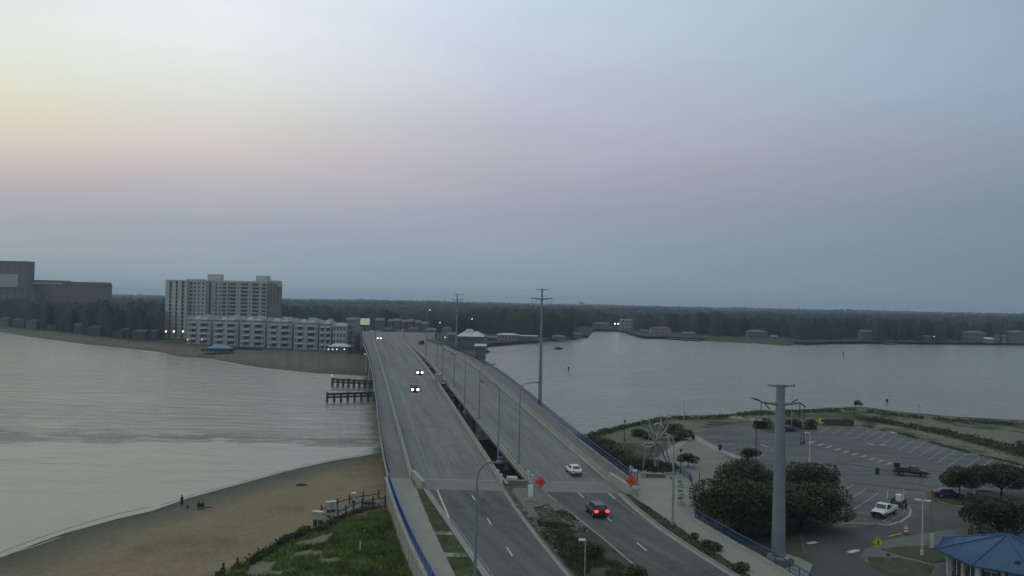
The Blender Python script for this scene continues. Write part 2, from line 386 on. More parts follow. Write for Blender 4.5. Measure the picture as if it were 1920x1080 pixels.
# ================================================================ near ground (height field)
def vnoise(x, y, s, seed=0):
    x = np.asarray(x) / s + seed * 17.3; y = np.asarray(y) / s + seed * 9.1
    xi = np.floor(x).astype(int); yi = np.floor(y).astype(int); fx = x - xi; fy = y - yi
    fx = fx * fx * (3 - 2 * fx); fy = fy * fy * (3 - 2 * fy)
    def h(a, b): 
        q = np.sin(a * 127.1 + b * 311.7 + seed * 74.7) * 43758.5453; return q - np.floor(q)
    return (h(xi, yi) * (1 - fx) + h(xi + 1, yi) * fx) * (1 - fy) + (h(xi, yi + 1) * (1 - fx) + h(xi + 1, yi + 1) * fx) * fy
def inpoly(x, y, poly):
    ins = np.zeros(np.shape(x), bool); n = len(poly)
    for i in range(n):
        x1, y1 = poly[i][0], poly[i][1]; x2, y2 = poly[(i + 1) % n][0], poly[(i + 1) % n][1]
        if y1 == y2: continue
        c = ((y1 > y) != (y2 > y)) & (x < (x2 - x1) * (y - y1) / (y2 - y1) + x1); ins ^= c
    return ins
def pdist(x, y, poly, closed=True):
    d = np.full(np.shape(x), 1e9); n = len(poly)
    for i in range(n if closed else n - 1):
        ax, ay = poly[i][0], poly[i][1]; bx, by = poly[(i + 1) % n][0], poly[(i + 1) % n][1]
        vx, vy = bx - ax, by - ay; q = vx * vx + vy * vy + 1e-9
        t = np.clip(((x - ax) * vx + (y - ay) * vy) / q, 0, 1); d = np.minimum(d, np.hypot(x - ax - t * vx, y - ay - t * vy))
    return d
shore_l = [P(u, v, 0) for u, v in [(0,1046),(60,1022),(120,1000),(222,972),(284,958),(355.6,933),(444,909),(533,884.4),(622,864),(698,852)]]
shore_r = [P(u, v, 0) for u, v in [(1095,818),(1150,806),(1200,793),(1260,785),(1330,783),(1400,776),(1480,773),(1560,769),(1600,767),(1640,771),(1700,779),(1780,787),(1850,791),(1920,794)]]
shore = [(-150, 20), (-88, 78)] + [tuple(p[:2]) for p in shore_l] + [(-20, 182), (5, 196)] + [tuple(p[:2]) for p in shore_r] + [(200, 235), (300, 236), (300, -80), (-150, -80)]
lot_edge_px = [(1298,812),(1345,797),(1420,787),(1500,783),(1560,795),(1620,797),(1700,815),(1800,841),(1925,871)]
grass_l = [P(u, v, 2.2)[:2] for u, v in [(395,1088),(440,1062),(470,1048),(505,1030),(540,1008),(575,988),(605,980),(640,966),(700,955),(760,950),(860,1100),(600,1200),(380,1120)]]
gx = np.arange(-135, 240, .8); gy = np.arange(-70, 300, .8)
GX, GY = np.meshgrid(gx, gy)
ins = inpoly(GX, GY, shore); dd = pdist(GX, GY, shore); sd_ = np.where(ins, dd, -dd)
wr = np.clip((GX - 0) / 20, 0, 1); slope = .05 + .22 * wr
hz = np.clip(sd_ * slope, -1.2, 1.97) 
jx = GX + (vnoise(GX, GY, 3, 1) - .5) * 4 + (vnoise(GX, GY, 1.2, 2) - .5) * 2; jy = GY + (vnoise(GX, GY, 3, 3) - .5) * 4 + (vnoise(GX, GY, 1.2, 4) - .5) * 2
ing = inpoly(jx, jy, grass_l); dg = pdist(GX, GY, grass_l)
hz = hz + np.where(inpoly(GX, GY, grass_l), np.clip(dg * .08, 0, .7), 0)
hz = hz + np.where(ins & (GX < 5), (vnoise(GX, GY, 6, 5) - .5) * .12 * np.clip(sd_ / 10, 0, 1), 0)
C = np.zeros(GX.shape + (3,))
C[:] = (.168, .138, .092)
n1 = vnoise(GX, GY, 9, 6); n2 = vnoise(GX, GY, 2.5, 7); n3 = vnoise(GX, GY, 1.1, 8)
foot = ((vnoise(GX, GY, 1.3, 41) > .62) & (vnoise(GX, GY, 14, 42) > .4)).astype(float); foot = foot * .10; C *= (.84 + .24 * n1 + .12 * n2 - foot)[..., None]
wetf = np.clip(1 - (sd_ - 1.0 - 3 * n1) / 9, 0, 1)[..., None]
C = C * (1 - wetf) + np.array((.078, .086, .07)) * wetf
wet2 = np.clip(1 - (sd_ - .2) / 2.2, 0, 1)[..., None]
C = C * (1 - .5 * wet2) + np.array((.05, .056, .05)) * .5 * wet2
gr = np.array((.06, .10, .026)) * (.7 + .7 * n2 + .3 * n3)[..., None]
sandy = inpoly(jx, jy, [P(u, v, 2.2)[:2] for u, v in [(440,1072),(498,1040),(540,1012),(600,1000),(622,1018),(575,1032),(600,1046),(625,1060),(560,1070),(500,1082)]]) & (n2 > .5)
C = np.where((ing & ~sandy)[..., None], gr, C)
C = np.where((ing & sandy)[..., None], np.array((.14, .14, .10)), C)
# right peninsula: scrub and pale sand
scr = (GX > 8) & ins
pale = np.array((.13, .13, .10)); sg = np.array((.042, .052, .03))
f = np.clip((n1 * .6 + n2 * .5 - .42) * 4, 0, 1)[..., None]
near_sh = np.clip(1 - (sd_ - 3) / 9, 0, 1)[..., None]
C = np.where(scr[..., None], sg * np.maximum(f, near_sh) + pale * (1 - np.maximum(f, near_sh)), C)
dirt = (GX > -30) & (GX < 30) & ins & (GY > 100)
C = np.where((dirt & (GX < R_out(GY)) & (GX > L_out(GY)+1))[..., None], np.array((.052, .043, .034)) * (.8 + .4 * n2)[..., None], C)
beachp = [P(u, v, 2.0)[:2] for u, v in [(1640,782),(1700,790),(1790,800),(1925,812),(1925,850),(1850,838),(1760,818),(1690,806),(1640,797)]]
C = np.where(inpoly(jx, jy, beachp)[..., None], np.array((.135, .135, .105)) * (.85 + .3 * n1)[..., None], C)
beachp2 = [P(u, v, 2.0)[:2] for u, v in [(1110,815),(1180,800),(1215,800),(1210,830),(1150,822)]]
C = np.where(inpoly(jx, jy, beachp2)[..., None], np.array((.12, .118, .09)) * (.85 + .3 * n1)[..., None], C)
def attr_mat(name, rough=.95, bump=.25):
    m = bpy.data.materials.new(name); m.use_nodes = True; t = m.node_tree; n = t.nodes; l = t.links
    b = n['Principled BSDF']; b.inputs['Roughness'].default_value = rough; b.inputs['Specular IOR Level'].default_value = .1
    a = n.new('ShaderNodeVertexColor'); a.layer_name = 'tint'
    z = n.new('ShaderNodeTexNoise'); z.inputs['Scale'].default_value = 1.4; z.inputs['Detail'].default_value = 8; z.inputs['Roughness'].default_value = .7
    tcn = n.new('ShaderNodeTexCoord'); l.new(tcn.outputs['Object'], z.inputs['Vector'])
    rp = ramp(n, [(.3, (.78, .78, .78, 1)), (.7, (1.2, 1.2, 1.2, 1))]); l.new(z.outputs['Fac'], rp.inputs[0])
    l.new(mixc(n, l, 1.0, a.outputs[0], rp.outputs[0], 'MULTIPLY'), b.inputs['Base Color'])
    bp = n.new('ShaderNodeBump'); bp.inputs['Strength'].default_value = bump; bp.inputs['Distance'].default_value = .15
    l.new(z.outputs['Fac'], bp.inputs['Height']); l.new(bp.outputs[0], b.inputs['Normal'])
    return m
ground_m = attr_mat('ground_surface')
def grid_mesh(name, X, Y, Z, Cc, m, smooth=True):
    ny, nx = X.shape; me = bpy.data.meshes.new(name)
    vs = np.stack([X, Y, Z], -1).reshape(-1, 3); i = np.arange(ny - 1)[:, None] * nx + np.arange(nx - 1)[None, :]
    fs = np.stack([i, i + 1, i + nx + 1, i + nx], -1).reshape(-1, 4)
    me.from_pydata(vs.tolist(), [], fs.tolist()); me.materials.append(m)
    ca = me.color_attributes.new('tint', 'FLOAT_COLOR', 'POINT'); cc = np.concatenate([Cc.reshape(-1, 3), np.ones((ny * nx, 1))], 1)
    ca.data.foreach_set('color', cc.astype(np.float32).ravel())
    if smooth: me.polygons.foreach_set('use_smooth', [True] * len(me.polygons))
    o = bpy.data.objects.new(name, me); COL.objects.link(o); return o
def gheight(x, y):
    i = int(round((y - gy[0]) / .8)); k = int(round((x - gx[0]) / .8))
    return float(hz[min(max(i, 0), len(gy) - 1), min(max(k, 0), len(gx) - 1)])
g = grid_mesh('ground', GX, GY, hz, C, ground_m); g['kind'] = 'structure'

# ================================================================ far land (columns running away from the camera)
def ipx(pts): 
    xs = [p[0] for p in pts]; ys = [p[1] for p in pts]; return lambda u: np.interp(u, xs, ys)
y_shore = ipx([(-500,600),(0,622),(60,632),(89,636),(167,646),(222,651.5),(296,659),(336,668.7),(394,672),(457,684),(489,689),(578,698.7),(680,704.4),(760,704),(850,676),(900,664),(914,650),(990,644),(1030,640),(1075,636),(1103,632),(1107,626),(1112,620),(1164,621),(1190,630),(1207,634),(1249,634.5),(1292,637),(1335,640),(1420,644.5),(1484,649),(1489,644.5),(1508,646),(1560,644),(1622,643.5),(1740,645),(1916,646),(2500,652)])
y_in = ipx([(-500,596),(0,614),(60,620),(130,626),(220,638),(300,645),(350,648),(420,655),(500,657),(600,660),(680,668),(760,672),(850,660),(900,655),(914,645),(990,639),(1030,635),(1075,631),(1103,629),(1107,623),(1112,617.5),(1164,618.5),(1190,627),(1207,631),(1249,631.5),(1292,634),(1335,635),(1420,638),(1484,642),(1489,641),(1508,642.5),(1560,641),(1622,640.5),(1740,642),(1916,643),(2500,649)])
us = np.arange(-500, 2500, 6.0)
c_sand = np.array((.10, .098, .078)); c_gr = np.array((.05, .06, .035)); c_land = np.array((.04, .048, .032))
rows = []
for u in us:
    a = P(u, y_shore(u), 0); b = P(u, y_in(u), 2.2)
    w0 = 1 if u < 900 else 0
    cs = c_sand * w0 + c_gr * (1 - w0)
    if 1335 < u < 1488: cs = np.array((.05, .062, .028))
    pts = [(a * .995 * np.array([1, 1, 0]) + np.array([0, 0, -.6]), cs * .7), (np.array([a[0], a[1], .02]), cs * .75)]
    m1 = a * .75 + b * .25; m1[2] = .9; m2 = a * .4 + b * .6; m2[2] = 1.6
    pts += [(m1, cs), (m2, cs * 1.02), (b, cs * .85 if w0 else c_gr * .8), (np.array([b[0] * 1.03, b[1] * 1.03, 2.2]), c_land), (np.array([b[0] * 1.4, b[1] * 1.4, 2.2]), c_land)]
    k = 9500 / b[1]; pts.append((np.array([b[0] * k, b[1] * k, 2.2]), c_land))
    rows.append(pts)
A = np.array([[p for p, c in r] for r in rows]); Cc = np.array([[c for p, c in r] for r in rows])
Cc = Cc * (.85 + .3 * RNG.random(Cc.shape[:2])[..., None])
o = grid_mesh('far_shore_land', A[..., 0], A[..., 1], A[..., 2], Cc, ground_m); o['kind'] = 'structure'

# ================================================================ far woods
wood_leaf = attr_mat('far_canopy', .95, .0)
def canopy(name, u0, u1, ybase, Yfar, hmin, hmax, du=2.4, nr=110, seed=1, tint=(.015, .024, .024)):
    U = np.arange(u0, u1, du); X = []; Yv = []; Z = []; CC = []
    cell = 11.0
    for u in U:
        b = P(u, ybase(u), 2.0); Y0 = b[1]; sl = b[0] / b[1]
        ys = np.concatenate([[Y0, Y0 + .5, Y0 + 3, Y0 + 6], (Y0 + 9) * ((Yfar / (Y0 + 9)) ** np.linspace(0, 1, nr))])
        X.append(ys * sl); Yv.append(ys)
    X = np.array(X); Yv = np.array(Yv)
    xi = np.floor(X / cell); yi = np.floor(Yv / cell); best = np.zeros(X.shape); tone = np.zeros(X.shape)
    for dx in (-1, 0, 1):
        for dy in (-1, 0, 1):
            a, b = xi + dx, yi + dy
            def hh(s): 
                q = np.sin(a * 12.9898 + b * 78.233 + s + seed) * 43758.5453; return q - np.floor(q)
            cx = (a + .2 + .6 * hh(1)) * cell; cy = (b + .2 + .6 * hh(2)) * cell; r = cell * (.62 + .35 * hh(3))
            top = hmin + (hmax - hmin) * hh(4) ** 1.2
            d2 = ((X - cx) ** 2 + (Yv - cy) ** 2) / (r * r)
            h = top - 7 * (1 - np.sqrt(np.clip(1 - d2, 0, 1))) ; h = np.where(d2 < 1, h, 0)
            tone = np.where(h > best, hh(5), tone); best = np.maximum(best, h)
    lowf = vnoise(X, Yv, 160, 3) * .5 + vnoise(X, Yv, 60, 4) * .5
    Hh = np.maximum(best, hmin * .62) * (.70 + .42 * lowf + .2 * vnoise(X, Yv, 420, 9)) + (vnoise(X, Yv, 2.5, 5) - .5) * 1.6
    Hh = Hh + np.clip((Yv - 1300) / 1500, 0, 1) * 15 * (vnoise(X, Yv, 330, 12) * .6 + vnoise(X, Yv, 110, 13) * .4 - .35)
    ramp_in = np.zeros(X.shape); ramp_in[:] = 1; ramp_in[:, 0] = 0; ramp_in[:, 1] = .35; ramp_in[:, 2] = .72; ramp_in[:, 3] = .92
    Zz = 1.8 + Hh * ramp_in
    col = np.array(tint) * (.6 + .8 * tone * .6 + .35 * vnoise(X, Yv, 3.5, 6) + .25 * vnoise(X, Yv, 90, 8))[..., None]
    o = grid_mesh(name, X, Yv, Zz, col, wood_leaf, smooth=False)
    return tag(o, kind='stuff')
y_wood_ = ipx([(-500,594),(0,611),(60,617),(130,622),(200,631),(290,638),(308,638),(312,612),(352,610),(520,608),(640,606),(690,614),(700,623),(770,624),(860,624),(880,623),(905,616),(940,621),(1000,628),(1050,628),(1076,620),(1082,612),(1160,612),(1170,610),(1200,618),(1220,618),(1260,624),(1330,628),(1400,628),(1500,634),(1600,635),(1700,638),(1800,637),(1900,639),(2500,642)])
y_wood = lambda u: y_wood_(u) + (8.5 * (float(vnoise(u, 0, 19, 31)) - .42) if u > 1085 else 2.5 * (float(vnoise(u, 0, 15, 31)) - .5))
tag(canopy('far_woodland', -260, 2200, y_wood, 5200, 15, 23), 'dark wooded skyline fading to blue beyond the inlet', 'woodland')

tag(canopy('point_woodland', 884, 1077, ipx([(884,622),(905,624),(940,628),(1000,633),(1050,633.5),(1077,631)]), 980, 19, 25, du=1.6, nr=30, seed=5, tint=(.016, .026, .017)), 'dark wood on the point behind the marina', 'woodland')
surf = MB()
def foam(px, w, z=.03):
    q = resample0([P(u, v, 0) for u, v in px], 2.0); q = [(p[0] + .5 * (float(vnoise(p[0], p[1], 4, 3)) - .5), p[1] + 1.2 * (float(vnoise(p[0], p[1], 5, 4)) - .5), z) for p in q]
    surf.sweep(q, [(-w / 2, 0), (w / 2, 0)], closed=False)
def resample0(p, step):
    out = []
    for a, b in zip(p[:-1], p[1:]):
        n = max(1, int(np.linalg.norm(b - a) / step)); out += [a + (b - a) * k / n for k in range(n)]
    return out + [p[-1]]
foam([(-20,626),(60,633),(89,637.5),(167,648),(222,653.5),(300,661.5)], 1.6)
foam([(394,674),(457,686),(489,690.5),(578,700),(680,706),(700,706)], 1.2)
foam([(-10,1040),(60,1013),(120,992),(222,963),(284,950)], .3)
foam([(20,1038),(130,1003),(240,973)], .25, .05)
foam([(300,947),(355,930),(444,906),(533,882),(622,862),(698,849)], .22)
structure('surf_line', surf, mat('foam', (.3, .31, .29), .7, .25, .5))
# ================================================================ approach embankment, roads, plaza
fence_px = [(1266.9,886.9),(1281.7,896.5),(1293,905),(1298,913),(1299,934),(1300,952),(1303,976),(1340,998),(1384,1024),(1430,1049),(1480,1079),(1560,1128),(1700,1210)]
fence = [P(u, v, 4.9) for u, v in fence_px]
plz_back = [P(u, v, 4.9) for u, v in [(1178,884),(1190,880),(1212,876),(1240,874),(1258,878)]]
lw = [(float(L_out(y)), y) for y in np.arange(10, 125, 5.0)]
emb = lw + [(float(L_out(YB)), YB), (float(R_out(YB)) , YB + 1)] + [tuple(p[:2]) for p in plz_back] + [tuple(p[:2]) for p in fence] + [(60, 10)]
e = MB(); e.prism([(x, y) for x, y in emb], -.5, 4.84)
structure('embankment', e, wall_m, tri=True)
m = MB(); strip(m, lambda y: L_med(y), lambda y: R_med(y), 10, YB - .2, .1, 3, 8)
# hump + unevenness of the planted median
m.v = [(x, y, z + .22 * vnoise(x, y, 2.2, 3) + .02) for x, y, z in m.v]
def region_mat(name, c1, c2, scale, c3=None):
    return mat(name, c1, .95, .2, scale, c2=c2, bump=.4, detail=7)
medsoil = region_mat('median_soil', (.034, .034, .024), (.052, .05, .036), .5)
structure('median_soil', m, medsoil)
grav = MB(); gp = [P(u, v, 5.0)[:2] for u, v in [(948,904),(1000,906),(1018,925),(1060,955),(1040,962),(1030,948),(1000,955),(1012,975),(1002,984),(975,944)]]
grav.prism(gp, 5.0, 5.26); structure('gravel_bed', grav, mat('pale_gravel', (.12, .13, .12), .95, .3, 2.2, bump=.6, detail=8), tri=True)
m = MB(); strip(m, L_kerb, L_med, 10, YB - 5.8, .03, 3, 2); structure('road', m, asphalt_near)
m = MB(); strip(m, R_med, R_kerb, 10, YB - 5.8, .03, 3, 2); structure('road', m, asphalt_near)
m = MB(); strip(m, lambda y: L_div(y) + .3, L_med, YB - 5.8, YB, .034, 2); structure('approach_slab', m, slab_concrete)
m = MB(); strip(m, R_med, R_kerb, YB - 5.8, YB, .034, 2); structure('approach_slab', m, slab_concrete)
# path on the left + strip of planting between path and road
L_grass_in = curve([(781.5,921),(802,966),(814,994),(826,1035),(843,1062),(861,1090)], 0, 2)
m = MB(); strip(m, lambda y: L_out(y) + .2, L_grass_in, 10, YB - 5, .06, 3); structure('footpath', m, path_concrete)
m = MB(); strip(m, lambda y: L_out(y) + .2, lambda y: L_div(y) + .1, YB - 5, YB, .062, 2); structure('footpath', m, path_concrete)
m = MB(); strip(m, L_grass_in, lambda y: L_kerb(y) - .3, 10, YB - 5, .03, 3); structure('verge', m, region_mat('verge_ground', (.028, .04, .018), (.05, .058, .03), .6))
m = MB()
for v in (1000.5, 1041): 
    y = P(830, v, 4.9)[1]; strip(m, L_grass_in, lambda q: L_kerb(q) - .3, y - .7, y + .7, .064, 1)
structure('footpath_crossing', m, path_concrete)
# plaza + verge right of the road
m = MB(); strip(m, lambda y: R_kerb(y) + .3, R_strip, 10, 118, .03, 3); structure('verge', m, region_mat('verge_ground', (.04, .055, .02), (.06, .07, .035), .6))
pl = [(float(R_strip(y)), y) for y in np.arange(10, 117, 4.0)] + [(float(R_strip(117)), 117.0), (float(R_div(YB - 6)), YB - 6), (float(R_div(YB)) + .2, YB)] + [(float(R_out(YB)), YB)] + [tuple(p[:2]) for p in plz_back] + [tuple(p[:2]) for p in fence[:-1]] + [(57, 10)]
m = MB(); m.poly([(x, y, 4.965) for x, y in pl]); structure('plaza', m, path_concrete, tri=True)
# kerbs
def kerb(X, Y0, Y1, off=0.0, w=.18, h=.16):
    k = MB(); k.sweep(pathof(X, Y0, Y1, 0, 3, off), [(-w / 2, -.04), (w / 2, -.04), (w / 2, h), (-w / 2, h)]); return structure('kerb', k, kerb_m)
kerb(L_kerb, 10, 119, -.1); kerb(L_med, 10, 123, .1); kerb(R_med, 10, 123, -.1); kerb(R_kerb, 10, 118, .12)
g1 = MB(); line(g1, L_kerb, 10, 118, .6, .036, off=.35); line(g1, R_kerb, 10, 118, .6, .036, off=-.35); line(g1, L_med, 10, 118, .5, .036, off=-.3); line(g1, R_med, 10, 118, .5, .036, off=.3)
structure('gutter', g1, kerb_m)
k = MB(); k.sweep(pathof(R_strip, 10, 116, .05, 3), [(-.08, -.1), (.08, -.1), (.08, .06), (-.08, .06)]); structure('kerb', k, kerb_m)
gd = MB(); line(gd, R_kerb, 40, 119, .22, .05, off=.35); structure('drain_slot', gd, black_m)
gd = MB(); line(gd, L_kerb, 40, 118, .15, .05, off=-.3); structure('drain_slot', gd, black_m)
# markings near
mk = MB(); dashes(mk, L_dash, 30, YB - 6, .16, .045, P(880, 928.8, 4.9)[1] - 3.05)
dashes(mk, R_dash, 30, YB - 6, .18, .045, P(1195, 1020, 4.9)[1] - 2.6)
line(mk, L_edge, P(842, 972, 4.9)[1], YB - 5.9, .2, .045, off=.2)
line(mk, R_edge, P(1154, 936, 4.9)[1], YB - 6, .2, .045)
structure('lane_marking', mk, paint_m)
mk = MB(); line(mk, R_edge, 20, P(1154, 937, 4.9)[1], .12, .045); line(mk, L_kerb, 20, P(842, 973, 4.9)[1], .12, .045, off=.9)
structure('worn_edge_line', mk, dimpaint_m)

# ================================================================ bridges
BAR = [(-.2, 0), (.2, 0), (.2, .12), (.08, .35), (.08, .86), (-.08, .86), (-.08, .35), (-.2, .12)]
def railing(name, X, Y0, Y1, dz, m_, parent, h=1.2, off=0.0, step=2.5, bars=True, base=0.0, pth=None):
    mb = MB(); p = pth or pathof(X, Y0, Y1, dz, step, off)
    P2 = [(x, y, z + base) for x, y, z in p]
    for hh, r in ((h, .05), (h * .5, .025), (.12, .03)): mb.sweep([(x, y, z + hh) for x, y, z in P2], [(-r, -r), (r, -r), (r, r), (-r, r)])
    for i in range(len(P2)):
        x, y, z = P2[i]; mb.box((x, y, z + h / 2), (.09, .09, h))
        if bars and i < len(P2) - 1:
            a, b = Vector(P2[i]), Vector(P2[i + 1]); n = max(2, int((b - a).length / .22))
            for k in range(1, n): q = a.lerp(b, k / n); mb.box((q.x, q.y, q.z + h * .53), (.025, .025, h * .84))
    return mb.build(name, m_, parent, world=True)
def bridge(name, label, XL, XR, XD, left):
    y0 = YB; root = thing(name, label, 'bridge', (float(XL(y0) + XR(y0)) / 2, y0, 0))
    mb = MB(); slab(mb, XL, XR, y0, YE, 0.0, -.45); mb.build('deck', concrete_deck, root, world=True)
    mb = MB()
    for k in range(5):
        f0 = .08 + k * .2; slab(mb, lambda y, f0=f0: XL(y) + (XR(y) - XL(y)) * f0, lambda y, f0=f0: XL(y) + (XR(y) - XL(y)) * (f0 + .05), y0, YE, -.45, -2.0, 12)
    mb.build('girders', wall_m, root, world=True)
    for X, off, nm in ((XL, .2, 'outer'), (XR, -.2, 'inner')):
        mb = MB(); rail_side = (X is XL) == left
        if rail_side: mb.sweep(pathof(X, y0, YE, 0, 4, off), [(-.2, -.5), (.2, -.5), (.2, .22), (-.2, .22)])
        else: mb.sweep(pathof(X, y0, YE, 0, 4, off), BAR)
        mb.build('kerb_wall' if rail_side else 'barrier', barrier_m, root, world=True)
        if rail_side: railing('railing', X, y0, 470, 0, blue_rail2, root, 1.25, off, 2.6, bars=True, base=.2)
    mb = MB(); mb.sweep(pathof(XD, y0, YE, 0, 4), BAR); mb.build('barrier', barrier_m, root, world=True)
    mb = MB(); q = pathof(XD, y0, 420, .86, 2.6)
    mb.sweep([(x, y, z + .32) for x, y, z in q], [(-.04, -.04), (.04, -.04), (.04, .04), (-.04, .04)])
    for x, y, z in q: mb.box((x, y, z + .15), (.07, .07, .3))
    mb.build('barrier_rail', steel_m, root, world=True)
    # piers
    for yp in np.arange(148, 620, 42.0):
        xl, xr, z = float(XL(yp)), float(XR(yp)), float(zf(yp)); cx = (xl + xr) / 2
        ang = math.atan2(float(XL(yp + 1) - XL(yp - 1)) / 2, 1)
        mb = MB(); mb.box((cx, yp, z - 2.6), (xr - xl - .6, 1.6, 1.2), -ang * 0)
        for k in (-.38, -.13, .13, .38): mb.tube([(cx + k * (xr - xl), yp, -3), (cx + k * (xr - xl), yp, z - 3.2)], .6, 10)
        mb.build('pier', wall_m, root, world=True)
    # joints
    for yj, hw in [(y0 + .25, .11)] + [(q_, .08) for q_ in np.arange(148 + 42, 400, 84.0)]:
        mb = MB(); strip(mb, lambda y: XL(y) + .5, lambda y: XR(y) - .5, yj - hw, yj + hw, .014, 1); mb.build('expansion_joint', barrier_m, root, world=True)
    return root
bl = bridge('road_bridge', 'left concrete bridge deck with the oncoming headlights and a footpath along the bay', L_out, L_bar, L_div, True)
br = bridge('road_bridge', 'right concrete bridge deck on the inlet side, with the white sedan and blue railing', R_bar, R_out, R_div, False)
# deck lane surfaces and lines
mb = MB(); strip(mb, L_div, L_bar, YB, YE, .006, 5, 1, .3, -.6)
mb.build('carriageway', mat('carriageway_surface', (.108, .12, .122), .8, .17, .4, c2=(.13, .142, .134), bump=.15, stretch=(1.4, .04, 1), rot=R(-12), stain=.22), bl, world=True)
mb = MB(); strip(mb, R_bar, R_div, YB, YE, .006, 5, 1, .6, -.4); mb.build('carriageway', MATS['carriageway_surface'], br, world=True)
mb = MB(); line(mb, L_edge, YB + 1, 350, .14, .012); line(mb, L_bar, YB + 1, 350, .13, .012, off=-2.1)
dashes(mb, L_dash, YB + 2, 380, .14, .012, P(880, 928.8, 4.9)[1] - 3.05); mb.build('lane_lines', dimpaint_m, bl, world=True)
mb = MB(); line(mb, R_bar, YB + 1, 350, .13, .012, off=1.6); line(mb, R_div, YB + 1, 350, .13, .012, off=-2.2)
dashes(mb, R_dash, YB + 2, 200, .14, .012, P(1195, 1020, 4.9)[1] - 2.6); mb.build('lane_lines', dimpaint_m, br, world=True)

# barrier end blocks
def endblock(label, XF, y0, y1, h0, h1, off=0.0, w=.35, xshift=0.0):
    r = thing('barrier_end', label, 'barrier', (float(XF(y0)) + off, y0, 4.9)); mb = MB()
    a = (float(XF(y1)) + off, y1); b = (float(XF(y0)) + off + xshift, y0)
    d = Vector((b[0] - a[0], b[1] - a[1], 0)).normalized(); s = Vector((-d.y, d.x, 0)) * w / 2; z = 4.9
    vs = []
    for (x, y), h in ((a, h1), (b, h0)):
        for sg in (-1, 1): vs += [(x + s.x * sg, y + s.y * sg, z), (x + s.x * sg, y + s.y * sg, z + h)]
    mb.add(vs, [(0, 1, 3, 2), (4, 6, 7, 5), (0, 4, 5, 1), (2, 3, 7, 6), (1, 5, 7, 3), (0, 2, 6, 4)])
    mb.build('end_wall', barrier_m, r, world=True); return r
endblock('pale concrete barrier end tapering down beside the left footpath', L_div, 118.4, YB + .6, 1.25, 1.55, xshift=1.1, off=.25, w=.5)
endblock('tall concrete barrier end between the right road and the plaza', R_div, 116.5, YB + .8, 1.2, 1.75, xshift=1.3, w=.5)
endblock('barrier end on the inner edge of the left bridge above the gravel median', L_bar, 121.5, YB + .3, .5, 1.0, xshift=.6, off=-.2)
endblock('barrier end on the inner edge of the right bridge beside the dark gap', R_bar, 121.5, YB + .3, .5, 1.0, xshift=-.3, off=.2)
e2 = MB(); xa, xb = float(L_bar(YB)), float(R_bar(YB)); e2.box(((xa + xb) / 2, YB, 5.0), (xb - xa - .4, .5, .7)); tag(e2.build('abutment_wall', barrier_m), 'low pale concrete wall closing the gap between the two bridge decks', 'wall')

# retaining walls
r = thing('retaining_wall', 'pale concrete retaining wall holding the left footpath above the dune grass', 'wall', (float(L_out(80)), 80, 0))
mb = MB(); q = [(float(L_out(y)), y, 0) for y in np.arange(20, 125.1, 3)]
mb.sweep(q, [(-.3, .8), (0.0, .8), (.0, 5.02), (-.05, 5.02)]); mb.build('wall_face', wall_m, r, world=True)
mb = MB(); mb.sweep([(x, y, 5.02) for x, y, z in q], [(-.42, 0), (.3, 0), (.3, .22), (-.42, .22)]); mb.build('coping', barrier_m, r, world=True)
mb = MB(); pj = [(x - .31, y, 2.9) for x, y, z in q]
for x, y, z in pj: mb.box((x, y, 3.0), (.05, .06, 4.1))
mb.build('pilaster_joints', kerb_m, r, world=True)
rr_ = thing('blue_railing', 'bright blue railing curving along the left footpath on the retaining wall', 'railing', (float(L_out(80)), 80, 5.2))
mb_path = [(float(L_out(y)), y, 5.1) for y in np.arange(30, 124.5, 2.1)]
railing('rails', None, 0, 0, 0, blue_rail, rr_, 1.15, pth=mb_path, base=.14)
r = thing('retaining_wall', 'low concrete wall topped by the blue fence between the plaza and the car park', 'wall', tuple(fence[6]))
def resample(p, step):
    out = []; p = [np.array(q, float) for q in p]
    for a, b in zip(p[:-1], p[1:]):
        n = max(1, int(np.linalg.norm(b - a) / step)); out += [a + (b - a) * k / n for k in range(n)]
    return out + [p[-1]]
ff = resample(fence, 1.8)
mb = MB(); mb.sweep([(p[0], p[1], 0) for p in ff], [(-.25, .5), (.25, .5), (.22, 5.2), (-.25, 5.2)]); mb.build('wall_face', wall_m, r, world=True)
r = thing('blue_fence', 'blue bar fence curving round the plaza above the oak trees', 'fence', tuple(fence[6]))
railing('fence_bars', None, 0, 0, 0, blue_rail2, r, 1.15, pth=[(p[0], p[1], 5.2) for p in ff])

# riprap stones along the median, one mass nobody could count
mb = MB()
for i in range(420):
    s = random.random(); side = random.random()
    if side < .5: y = 121 - s * 24; x = float(R_med(y)) - .3 - random.random() ** 2 * 2.2
    elif side < .8: y = 121 - s * 32; x = float(L_med(y)) + .4 + random.random() ** 2 * 1.6
    else: y = 121 - s * 22; x = float(L_med(y)) + random.random() * float(R_med(y) - L_med(y))
    r = .1 + random.random() * .22; mb.ball((x, y, 5.12), (r * random.uniform(.8, 1.4), r, r * .7), 6, 4)
tag(mb.build('median_stones', mat('grey_stones', (.12, .125, .115), .95, .35, 2)), 'scattered pale stones along the median edges', 'stones', kind='stuff')

